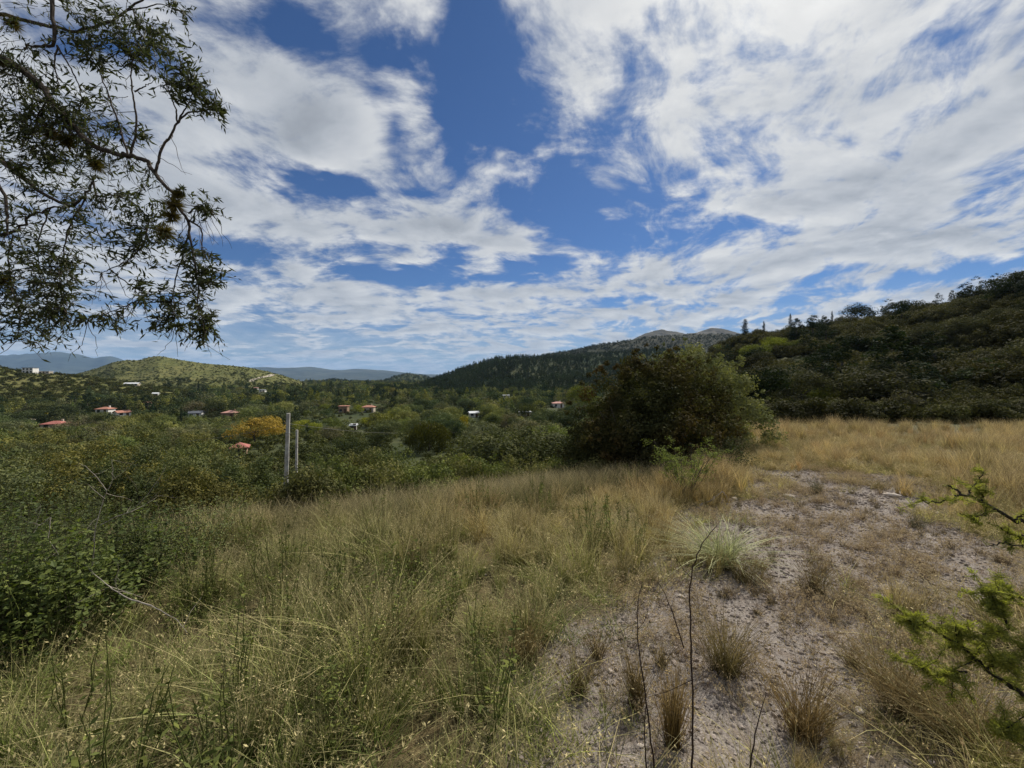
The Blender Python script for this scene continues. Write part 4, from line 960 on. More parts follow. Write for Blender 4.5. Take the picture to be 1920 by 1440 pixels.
twig_thing('dry_stem', [(.0035, [(1402, 1470, 1.5), (1418, 1370, 1.55), (1437, 1300, 1.6)])], M_stem, 'thin dark stem slanting over pale gravel near the camera side'.replace(' near the camera side', ''), 'stem', 808, 1)

# ------------------------------------------------------------------ fence posts and wire
def mat_post():
    m, nt, out = new_mat('weathered_concrete'); p = e_coord('Object'); n1 = e_noise(p, 9, 6, .65); n2 = e_noise(p, 60, 4, .6)
    c = e_mixc(e_smooth(n1, .35, .65), (.30, .28, .25), (.46, .44, .40)); c = e_mixc(e_smooth(n2, .55, .72, 0, .5), c, (.17, .16, .14))
    finish(nt, out, c, .9, .1, bump=n1 + n2 * .3, bstr=.4, bdist=.006); return m
M_post = mat_post(); M_wire = plain_mat('fence_wire', (.16, .15, .14), None, 5, .5, .5)
def fence_post(u, vt, Y, w, label, tilt, rz):
    x0 = (u - CX) / F * Y; z0 = gz(x0, Y); h = CH + (HV - vt) / F * Y - z0
    e = empty('fence_post', (x0, Y, z0 - .1), rz); e.rotation_euler = (0.01, tilt, rz); tag(e, label, 'post')
    mb = MB(); a = w / 2; n = 12; rng = R(int(u)); c = a * .22; ring = [(-a, -a + c), (-a + c, -a), (a - c, -a), (a, -a + c), (a, a - c), (a - c, a), (-a + c, a), (-a, a - c)]
    V = []; 
    for i in range(n):
        f = i / (n - 1); k = 1 - .12 * f; V += [(px * k + rng.normal(0, .0015), py * k + rng.normal(0, .0015), f * (h + .1)) for px, py in ring]
    q = [(i * 8 + j, i * 8 + (j + 1) % 8, (i + 1) * 8 + (j + 1) % 8, (i + 1) * 8 + j) for i in range(n - 1) for j in range(8)]
    V.append((0, 0, h + .1 + .006)); mb.add(V, quads=q, tris=[((n - 1) * 8 + j, (n - 1) * 8 + (j + 1) % 8, n * 8) for j in range(8)]); mb.obj('shaft', M_post, e)
    for zz in (h * .25, h * .47, h * .68, h * .88):
        mb = MB(); th = np.linspace(0, 2 * np.pi, 13); tube(mb, np.stack([np.cos(th) * a * 1.22, np.sin(th) * a * 1.22, np.full(13, zz)], -1), .004, 4); mb.obj('wire_tie', M_wire, e)
    return (x0, Y, z0 + h)
q1 = fence_post(533, 775, 7.4, .068, 'taller grey weathered concrete fence post at the field edge', .03, .35)
q2 = fence_post(554, 806, 8.2, .046, 'shorter thin grey fence post beside the taller one', .015, .2)
def wire(a, b, sag, label):
    a, b = np.array(a), np.array(b); s = np.linspace(0, 1, 14)[:, None]; p = a + (b - a) * s; p[:, 2] -= sag * 4 * (s * (1 - s))[:, 0]
    mb = MB(); tube(mb, p, .0022, 4); o = mb.obj('fence_wire', M_wire); tag(o, label, 'wire')
wire((q1[0], q1[1], q1[2] - .22), P3(355, 826, 8.2), .04, 'thin slack fence wire running from the taller post into the thorn scrub')
wire((q1[0], q1[1], q1[2] - .18), P3(745, 812, 12.5), .05, 'thin fence wire running from the taller post towards the willow')

# ------------------------------------------------------------------ grass
def tuft(seed, n, h, spread, lean, w=.0035, curv=.5, seed_frac=.25, segs=4, base=.05, hv=.35):
    rng = R(seed); mb = MB()
    az = rng.uniform(0, 2 * np.pi, n); ln = np.abs(rng.normal(lean, lean * .6, n)); hh = h * rng.uniform(1 - hv, 1 + hv * .6, n)
    br = base * np.sqrt(rng.random(n)); ba = rng.uniform(0, 2 * np.pi, n)
    d = np.stack([np.cos(az), np.sin(az), np.zeros(n)], -1); side = np.stack([-np.sin(az), np.cos(az), np.zeros(n)], -1)
    tw = rng.uniform(0, np.pi, n)[:, None]; side = side * np.cos(tw) + d * np.sin(tw)
    b0 = np.stack([np.cos(ba) * br, np.sin(ba) * br, np.full(n, -.02)], -1); cv = rng.normal(curv, curv * .6, n)
    s = np.linspace(0, 1, segs + 1)
    hor = (ln[:, None] * s + cv[:, None] * s ** 2) * hh[:, None]; ver = hh[:, None] * (s - np.clip(cv, 0, 2)[:, None] * .35 * s ** 2.4)
    ctr = b0[:, None] + d[:, None] * hor[..., None] + np.array([0, 0, 1.0]) * ver[..., None]
    ctr += rng.normal(0, .006 * h, ctr.shape) * s[None, :, None]
    wd = (w * rng.uniform(.6, 1.3, n))[:, None] * np.array([1, .95, .8, .5, .12])[None, :segs + 1] if segs == 4 else (w * rng.uniform(.6, 1.3, n))[:, None] * np.linspace(1, .15, segs + 1)[None]
    l = ctr - side[:, None] * wd[..., None] * .5; r = ctr + side[:, None] * wd[..., None] * .5
    v = np.stack([l, r], 2).reshape(-1, 3); k = (segs + 1) * 2
    i, j = np.meshgrid(np.arange(n) * k, np.arange(segs) * 2, indexing='ij'); o = i + j
    q = np.stack([o, o + 1, o + 3, o + 2], -1).reshape(-1, 4); lv = np.repeat(.45 + 1.25 * rng.random(n) ** 1.6, k)
    mb.add(v, quads=q, lv=lv, gt=np.tile(np.repeat(s, 2), n))
    ns = int(n * seed_frac)
    if ns:
        for a in range(ns):
            m = 9; t = np.linspace(.7, 1.02, m); p = np.stack([np.interp(t, s, ctr[a, :, c]) for c in range(3)], -1) + rng.normal(0, .007, (m, 3))
            leaves(mb, rng, p, sphere_dirs(rng, m), .017, .006, axis=np.tile([.2, 0, 1.0], (m, 1)) + rng.normal(0, .5, (m, 3)), lv=rng.uniform(.9, 1.45, m)); mb.gt[-1][:] = 1.15
    return mb
M_grass = grass_mat('wild_grass', tip=(.46, .36, .20), tipmix=.7)
def patch(seed, m, rad, **k):
    rng = R(seed); mb = MB()
    for i in range(m):
        kk = dict(k); kk['h'] = k['h'] * rng.uniform(.5, 1.2); t = tuft(seed * 31 + i, **kk); a = rng.uniform(0, 6.28); r = rad * math.sqrt(rng.random()); f = rng.uniform(.6, 1.4)
        for v, lv, gt in zip(t.v, t.lv, t.gt): v += np.array([r * math.cos(a), r * math.sin(a), 0]); lv *= f
        base = mb.n
        mb.v += t.v; mb.lv += t.lv; mb.gt += t.gt; mb.q += [q + base for q in t.q]; mb.n += t.n
    return mb
G_tall = [hidden(patch(900 + i, 4, .25, n=52, h=.70, spread=.05, lean=.15, w=.0055, curv=.20, seed_frac=.32, base=.045), 'grass_source', M_grass) for i in range(11)]
G_flop = [hidden(patch(920 + i, 4, .25, n=46, h=.66, spread=.05, lean=.34, w=.0055, curv=.55, seed_frac=.2), 'grass_source', M_grass) for i in range(6)]
G_low = [hidden(patch(940 + i, 6, .25, n=34, h=.22, spread=.05, lean=.5, w=.0036, curv=.6, seed_frac=.1, segs=3), 'grass_source', M_grass) for i in range(5)]
G_dry = [hidden(tuft(930 + i, 40, .16, .03, .6, w=.0026, curv=.2, seed_frac=.3, segs=3), 'grass_source', M_grass) for i in range(4)]
def field_pts(n, seed, ymax=26, xr=(-1.5, 1.5)):
    rng = R(seed); y = ymax * rng.random(n) ** .62 ; t = rng.uniform(*xr, n); x = t * (y + .6)
    y = y + .55
    return x, y, rng
def grass_color(x, y, rng):
    n = len(x); t = np.clip(x / np.maximum(y + .6, 1.0), -2, 2); nz = fbm(x * .35, y * .35, 3, 13); nz2 = fbm(x * 1.3, y * 1.3, 2, 14)
    g = np.clip(.80 - 1.05 * (t + .15) + 1.1 * nz + .4 * nz2, 0, 1)[:, None]        # greenness
    far = sstep(y, 4, 9)[:, None] * np.clip(t + .9, 0, 1)[:, None]
    gr = np.array([.165, .20, .046]); ol = np.array([.31, .285, .085]); st = np.array([.45, .335, .135])
    hue = fbm(x * 2.1, y * 2.1, 2, 44)[:, None]; c = ol + (gr - ol) * np.clip(g + .5 * hue, 0, 1); c = c + (st - c) * np.clip((1 - g) * .55 + far * .5, 0, .85)
    return c * rng.uniform(.65, 1.3, (n, 1)) * rng.uniform(.92, 1.08, (n, 3))
x, y, rng = field_pts(6900, 940, 26, (-1.7, 1.8))
inside = (y < crest(x) + .6) ; gm = gravel_mask(x, y); pz = fbm(x * .8, y * .8, 3, 17)
keep = inside & ((poly_sd(x, y, LEAFY) + .35 * fbm(x * 2, y * 2, 3, 66) > -.05) | (rng.random(len(x)) < .30)) & (rng.random(len(x)) > gm * 1.05) & (rng.random(len(x)) < .72 + .75 * pz) & (np.hypot(x, y) > .95)
x, y = x[keep], y[keep]
rb = R(945); bx_, by_ = rb.uniform(-6, 6, 900), rb.uniform(-4, .55, 900); kb = (np.hypot(bx_, by_) > 1.1) & (rb.random(900) > gravel_mask(bx_, by_)) & (fbm(bx_, by_, 3, 17) > -.3); x = np.concatenate([x, bx_[kb]]); y = np.concatenate([y, by_[kb]])
edge = 1 - gravel_mask(x, y)
near_flop = (x / np.maximum(y + .6, .5) < -.15) & (y < 4.5)
hs = np.clip(.78 + .75 * fbm(x * .9, y * .9, 3, 18), .3, 1.3) * np.interp(y, [.5, 1.5, 4, 8], [.58, .72, .86, .9]) * np.interp(x / np.maximum(y + .6, .5), [-1, .2, .8], [1.05, .9, .80]) * (.6 + .4 * edge)
pts = np.stack([x, y, ground_z(x, y)], -1); tc = grass_color(x, y, rng)
wind = np.zeros((len(x), 3)); wind[:, 2] = rng.uniform(0, 6.28, len(x)); wind[:, 0] = rng.normal(.02, .10, len(x)); wind[:, 1] = rng.normal(.06, .10, len(x))
k = (near_flop & (rng.random(len(x)) < .4)) | (rng.random(len(x)) < .12)
scatter('grass', G_flop, pts[k], hs[k], tc[k], 'tangled bending olive grass woven through the meadow', 'grass', wind[k], 941)
scatter('grass', G_tall, pts[~k], hs[~k], tc[~k], 'tall seeding meadow grass, green to straw coloured', 'grass', wind[~k], 942)
# under-storey of short grass
x, y, rng = field_pts(3000, 950, 14); keep = (y < crest(x) + .5) & (rng.random(len(x)) > gravel_mask(x, y) * .97) & (np.hypot(x, y) > .8); x, y = x[keep], y[keep]
tc = grass_color(x, y, rng) * np.array([.85, .95, .8])
scatter('grass', G_low, np.stack([x, y, ground_z(x, y)], -1), rng.uniform(.7, 1.5, len(x)), tc, 'short green and brown grass filling the meadow floor', 'grass', seed=951)
# green weeds mixed into the grass
x, y, rng = field_pts(800, 955, 9, (-1.4, .35)); nz = fbm(x * .9, y * .9, 3, 27)
keep = (y < crest(x)) & (gravel_mask(x, y) < .2) & (np.hypot(x, y) > 1.0) & (rng.random(len(x)) < np.clip(.25 + 1.4 * nz, .02, 1)); x, y = x[keep], y[keep]
def weed_mb(seed):
    rng = R(seed); mb = MB()
    for i in range(7):
        a = rng.uniform(0, 6.28); e = np.array([math.cos(a) * .09, math.sin(a) * .09, rng.uniform(.25, .5)]); p = wiggle(rng, (0, 0, -.02), e, 6, .06); tube(mb, p, np.linspace(.003, .0012, 6), 3)
        m = 16; t = rng.uniform(.2, 1, m); b = np.stack([np.interp(t * 5, range(6), p[:, j]) for j in range(3)], -1); d = unit(rng.normal(size=(m, 3)) * np.array([1, 1, .5])); L = rng.uniform(.014, .032, m)
        leaves(mb, rng, b + d * L[:, None] * .6, unit(rng.normal(0, .5, (m, 3)) + np.array([0, 0, 1.0])), L, L * .45, axis=d)
    return mb
WEED = [hidden(weed_mb(957 + i), 'weed_source', M_leafI) for i in range(4)]
scatter('weeds', WEED, np.stack([x, y, ground_z(x, y)], -1), rng.uniform(.8, 1.5, len(x)), np.array([.095, .115, .036]) * rng.uniform(.7, 1.4, (len(x), 1)), 'leafy green weeds growing up through the meadow grass', 'weeds', seed=958)
# thin dry tufts over the gravel
x, y, rng = field_pts(9000, 960, 9, (-.2, 1.5)); nz = fbm(x * 1.6, y * 1.6, 3, 23)
keep = (gravel_mask(x, y) > .3) & (rng.random(len(x)) < np.clip(.38 + 1.3 * nz, .05, 1) * np.interp(y, [1, 3, 6], [.6, .85, 1.0])) & (y < crest(x)); x, y = x[keep], y[keep]
tc = np.array([.15, .105, .06]) * rng.uniform(.6, 1.3, (len(x), 1)) * rng.uniform(.92, 1.08, (len(x), 3))
scatter('dry_grass', G_dry, np.stack([x, y, ground_z(x, y)], -1), rng.uniform(.35, 1.0, len(x)), tc, 'thin dead grass scattered over the gravel', 'grass', seed=961)
# far meadow beyond the posts: weeds on the falling lip
x = R(970).uniform(-9, 7, 5000); y = crest(x) + R(971).uniform(-.3, 3.5, 5000); rng = R(972)
G_weed = [hidden(tuft(975 + i, 40, .55, .08, .45, w=.008, curv=.2, seed_frac=.1, segs=3, base=.10), 'grass_source', M_grass) for i in range(4)]
scatter('weeds', G_weed, np.stack([x, y, ground_z(x, y)], -1), rng.uniform(.5, 1.05, len(x)), np.array([.12, .145, .05]) * rng.uniform(.7, 1.3, (len(x), 1)), 'green weeds growing over the lip of the slope', 'weeds', seed=973)

# single tussocks that stand out on the gravel
M_tuft = grass_mat('tussock_blades', tip=(.34, .25, .12), src='object', tipmix=.5)
M_pale = grass_mat('pale_tussock_blades', tip=(.48, .48, .27), src='object', tipmix=.6)
def tussock(u, v, wpx, hpx, col, label, seed, mat=None, lean=.32, curv=.25, n=260, w=.0028, group=None, hv=.35):
    p = gpt(u, v); h = hpx / F * p[1]; e = empty('grass_tuft', tuple(p)); tag(e, label, 'grass tuft', group)
    mb = tuft(seed, n, h, .05, lean, w=w, curv=curv, seed_frac=.06, base=wpx / F * p[1] * .22, hv=hv); o = mb.obj('blades', mat or M_tuft, e); o.color = (*col, 1); o['kind'] = 'stuff'
    mb = tuft(seed + 1, n // 3, h * .35, .05, .7, w=w, curv=.5, seed_frac=0, base=wpx / F * p[1] * .2); o = mb.obj('dead_base', mat or M_tuft, e); o.color = (.09, .07, .05, 1); o['kind'] = 'stuff'
    return e
tussock(1352, 1062, 110, 88, (.35, .37, .165), 'pale green arching tussock at the middle of the gravel', 1001, M_pale, lean=.30, curv=.75, n=420, w=.006, hv=.3)
tussock(1360, 1262, 110, 120, (.17, .14, .05), 'large upright olive straw tussock throwing a dark shadow on gravel', 1003, n=380)
tussock(1262, 1400, 60, 150, (.22, .15, .05), 'tall narrow golden tussock beside the tall dark stem', 1005, lean=.12, curv=.08, n=260)
tussock(1192, 1325, 60, 110, (.17, .13, .05), 'narrow olive tussock crossed by a dark dry stem', 1007, lean=.18, curv=.1, n=240)
tussock(1508, 1385, 100, 140, (.21, .145, .055), 'reddish straw tussock with a dark base on open gravel', 1009, n=340)
tussock(1530, 1112, 60, 80, (.16, .12, .055), 'brownish tussock next to the big pale one', 1011)
tussock(1400, 1092, 110, 62, (.15, .12, .045), 'low brown tussock spread under the pale green tussock', 1013, n=300)
tussock(1600, 1252, 42, 50, (.14, .10, .05), 'small dark rooted tuft alone on stony gravel', 1015, n=160)
tussock(1085, 1300, 60, 95, (.17, .14, .055), 'soft straw tuft at the meadow margin', 1017, n=220)
tussock(1120, 1235, 40, 70, (.16, .12, .05), 'small brown tuft at the meadow margin with a dark root', 1019, n=150)
tussock(980, 1250, 70, 110, (.19, .145, .055), 'golden tuft standing out of the thinning grass', 1021, n=260)
tussock(1530, 925, 40, 32, (.075, .095, .055), 'small bluish green tuft on the open gravel beside a flat stone', 1023, n=160)
tussock(1718, 990, 46, 34, (.085, .092, .045), 'grey green tuft on the sparse gravel near the thorny branch', 1025, n=160)
tussock(1690, 1340, 110, 130, (.17, .125, .05), 'thick brown grass clump under the thorny green branch', 1027, n=420, lean=.4)
tussock(1800, 1400, 140, 150, (.19, .14, .055), 'leaning straw clump in front of the thorny green branch', 1029, n=480, lean=.45, curv=.5)
tussock(1240, 1250, 44, 60, (.15, .12, .055), 'thin wispy tuft behind the narrow golden tussock', 1031, n=110)
rng = R(1040)
for i in range(90):
    u, v = rng.uniform(1330, 1900), rng.uniform(892, 1180)
    p = gpt(u, v)
    if gravel_mask(np.array([p[0]]), np.array([p[1]]))[0] < .5: continue
    tussock(u, v, 24, rng.uniform(13, 26), tuple(np.array((.115, .092, .052)) * rng.uniform(.7, 1.35)), 'tiny dark dry tuft dotting the open gravel', 1050 + i * 2, n=60, group='tiny dry tufts on the gravel')

# ------------------------------------------------------------------ stones
def mat_stone(name, a, b, rnd=True):
    m, nt, out = new_mat(name); n1 = e_noise(e_coord('Object'), 12, 5, .65)
    c = e_mixc(e_smooth(n1, .35, .65), a, b)
    if rnd: c = e_scale(c, e_rand() * .9 + .55)
    finish(nt, out, c, .9, .15, bump=n1, bstr=.4, bdist=.004); return m
M_peb = mat_stone('pebble', (.165, .135, .118), (.32, .275, .24)); M_sto = mat_stone('pale_stone', (.42, .36, .30), (.60, .53, .46), False)
def pebble_mb(seed, sub=1, flat=.6):
    import bmesh
    bm = bmesh.new(); bmesh.ops.create_icosphere(bm, subdivisions=sub, radius=1.0); rng = R(seed)
    V = np.array([v.co[:] for v in bm.verts]); F_ = [[v.index for v in f.verts] for f in bm.faces]; bm.free()
    n = fbm(V[:, 0] * 1.3 + seed, V[:, 1] * 1.3 + V[:, 2] * .9, 2, seed); V = V * (1 + .35 * n[:, None]) * np.array([1.15, .85, flat])
    for _ in range(4):                                                  # a few flat break faces
        d = unit(rng.normal(size=3)); q = V @ d; V = V - d * np.maximum(q - .72, 0)[:, None]
    mb = MB(); mb.add(V, tris=F_); return mb
PEB = [hidden(pebble_mb(1100 + i), 'pebble_source', M_peb) for i in range(5)]
x, y, rng = field_pts(60000, 1110, 9, (-.25, 1.5)); keep = (rng.random(len(x)) < gravel_mask(x, y) * .95 + .02) & (y < crest(x)) & (np.hypot(x, y) > .7); x, y = x[keep], y[keep]; n = len(x)
rot = rng.uniform(0, 6.28, (n, 3)); rot[:, :2] = rng.normal(0, .4, (n, 2))
scatter('gravel', PEB, np.stack([x, y, ground_z(x, y) + .001], -1), .003 + .017 * rng.random(n) ** 4.0 * np.interp(y, [1, 6], [1, 1.6]) + .0014 * y ** .5, np.ones((n, 3)), 'loose pinkish grey gravel covering the clearing', 'gravel', rot, 1111)
for i, (u, v, wpx, lab) in enumerate([(1376, 908, 17, 'pale rounded stone beside the bleached stick'), (1378, 937, 12, 'pale stone below the bleached stick'), (1477, 932, 22, 'flat pale wedge shaped stone on the open gravel'), (1124, 1120, 13, 'small white stone in the thin grass'), (1228, 1123, 13, 'white chip of stone on gravel behind the leaning stem'),
        (1278, 1120, 16, 'long thin white chip of stone on the gravel'), (1216, 1154, 7, 'tiny white stone on gravel between two dry stems'), (1305, 1208, 10, 'white stone beside the tall dark stem'), (1325, 1280, 14, 'tan stone at the foot of the olive straw tussock'), (1759, 963, 8, 'small white stone on the sparse gravel near the thorny branch'),
        (1738, 1058, 22, 'thin pale slab lying in the sparse gravel'), (1675, 932, 26, 'thin pale slab at the edge of the golden grass'), (1612, 1336, 20, 'dark edged lump of stone on gravel'), (1145, 1262, 12, 'rounded tan stone near the meadow margin'), (1200, 1403, 14, 'broken pale stone before the narrow golden tussock'), (1418, 1322, 13, 'grey white stone beneath the large olive tussock')]):
    p = gpt(u, v); s = wpx / F * p[1] * .5; mb = pebble_mb(1200 + i, 2, .3 if 'thin' in lab or 'flat' in lab else .6)
    o = mb.obj('stone', M_sto); o.location = (p[0], p[1], p[2] + s * .18); o.rotation_euler = (.05, .08, i * 1.1); o.scale = (s, s * (.5 if 'thin' in lab else .9), s); tag(o, lab, 'stone')

# ------------------------------------------------------------------ thorny acacia reaching in from the side
M_acl = leaf_mat('acacia_leaflets', source='object', trans=.5); B_thorn = bark_mat('thorn_bark', (.02, .018, .014), (.05, .042, .032), 30)
def acacia():
    root = gpt(2500, 1330); e = empty('acacia_bush', tuple(root)); tag(e, 'thorny acacia bush with bright green feathery leaves beside the gravel', 'bush')
    rng = R(1300); ml = MB(); base = root.copy()
    def spray(p, k, leaf, dens=1.0, spread=.06):
        m = max(4, int(len(p) * 9 * dens)); t = rng.uniform(.1, 1, m) * (len(p) - 1)
        c = np.stack([np.interp(t, range(len(p)), p[:, j]) for j in range(3)], -1)
        for q in c:                                          # pinnate leaves: rows of tiny leaflets
            d = unit(rng.normal(size=3) * np.array([1, .8, .55]) + np.array([-.35, 0, .1])); L = rng.uniform(.5, 1.1) * spread * .75; nn = 9
            s = np.linspace(.15, 1, nn)[:, None]; up = unit(np.array([0, 0, 1.0]) + rng.normal(0, .5, 3)); sd = unit(np.cross(d, up))
            for sg in (-1, 1):
                pos = q + d * L * s + sd * sg * leaf * .55; leaves(ml, rng, pos - base, np.tile(unit(np.cross(sd, d)), (nn, 1)) + rng.normal(0, .12, (nn, 3)), leaf, leaf * .38, axis=np.tile(sd * sg + d * .35, (nn, 1)))
    brs = [(.016, [(2500, 1330, 1.75), (2250, 1160, 1.9), (2050, 1040, 2.05), (1945, 985, 2.1), (1900, 975, 2.12), (1860, 952, 2.15), (1820, 932, 2.15), (1800, 925, 2.15), (1778, 910, 2.18)], 0),
           (.007, [(1800, 925, 2.15), (1785, 936, 2.12), (1760, 941, 2.1), (1738, 942, 2.1), (1722, 941, 2.1)], 1), (.006, [(1812, 930, 2.15), (1820, 915, 2.2), (1835, 900, 2.2), (1845, 886, 2.22)], 1),
           (.006, [(1845, 945, 2.15), (1842, 925, 2.1), (1848, 910, 2.1)], 1), (.006, [(1865, 958, 2.15), (1845, 965, 2.1), (1820, 968, 2.1), (1800, 962, 2.1)], 1), (.006, [(1900, 975, 2.1), (1915, 965, 2.1), (1945, 960, 2.1)], 1),
           (.006, [(1945, 1000, 2.05), (1920, 1005, 2.0), (1890, 1000, 2.0), (1870, 985, 2.0)], 1), (.006, [(1960, 1020, 2.0), (1920, 1025, 1.95), (1880, 1018, 1.95), (1850, 1025, 1.95)], 1),
           (.016, [(2500, 1330, 1.75), (2250, 1340, 1.65), (2060, 1330, 1.6), (1950, 1320, 1.58), (1900, 1290, 1.6), (1850, 1255, 1.6), (1812, 1222, 1.62), (1790, 1205, 1.62)], 0),
           (.007, [(1795, 1208, 1.62), (1770, 1190, 1.6), (1735, 1172, 1.6), (1710, 1163, 1.6), (1695, 1158, 1.6)], 1), (.006, [(1790, 1205, 1.62), (1810, 1195, 1.6), (1822, 1188, 1.6), (1870, 1190, 1.6), (1910, 1205, 1.6)], 1),
           (.006, [(1890, 1180, 1.6), (1880, 1150, 1.6), (1868, 1130, 1.6), (1855, 1112, 1.62)], 1), (.006, [(1850, 1255, 1.6), (1880, 1240, 1.55), (1920, 1240, 1.55)], 1),
           (.007, [(1960, 1420, 1.45), (1930, 1390, 1.45), (1900, 1370, 1.45), (1870, 1375, 1.45)], 1), (.006, [(1930, 1130, 1.7), (1900, 1110, 1.7), (1870, 1105, 1.7)], 1), (.006, [(1812, 1260, 1.6), (1780, 1262, 1.6), (1745, 1260, 1.6), (1720, 1248, 1.6)], 1)]
    for i, (r, ln, lv) in enumerate(brs):
        q = np.array([P3(*a) for a in ln]); s = np.linspace(0, len(q) - 1, len(q) * 4); p = np.stack([np.interp(s, range(len(q)), q[:, j]) for j in range(3)], -1)
        p[1:-1] += rng.normal(0, .004, (len(p) - 2, 3)); mb = MB(); tube(mb, p - base, np.linspace(r * .8, r * .3, len(p)), 6)
        for j in range(int(len(p) * .8)):                    # thorns
            k = rng.integers(0, len(p)); d = unit(rng.normal(size=3)) * rng.uniform(.01, .03); tube(mb, np.stack([p[k], p[k] + d * .5, p[k] + d]) - base, np.array([.0018, .0012, .0003]), 3)
        mb.obj('branch', B_thorn, e)
        low = np.mean([a[1] for a in ln]) > 1080
        spray(p[len(p) // 2:] if lv == 0 else p, 0, .0085, (.5 if low else .18), .05)
        if lv == 1:
            for j in range(9 if low else 4):
                k = rng.integers(len(p) // 4, len(p)); e2 = p[k] + rng.normal(0, .045, 3); pp = wiggle(rng, p[k], e2, 5, .08); m2 = MB(); tube(mb := MB(), pp - base, np.linspace(.0022, .001, 5), 3); mb.obj('twig', B_thorn, e); spray(pp, 0, .008, .75 if low else .5, .05)
        elif low:
            for j in range(16):
                k = rng.integers(len(p) // 3, len(p)); e2 = p[k] + rng.normal(0, .07, 3); pp = wiggle(rng, p[k], e2, 5, .08); tube(mb := MB(), pp - base, np.linspace(.003, .001, 5), 3); mb.obj('twig', B_thorn, e); spray(pp, 0, .008, .75, .055)
    o = ml.obj('leaves', M_acl, e); o.color = (.21, .225, .062, 1); o['kind'] = 'stuff'
    mb = MB(); tube(mb, wiggle(R(3), (0, 0, -.2), (0, 0, .12), 5, .04), np.linspace(.035, .022, 5), 7); mb.obj('trunk', B_thorn, e)
acacia()

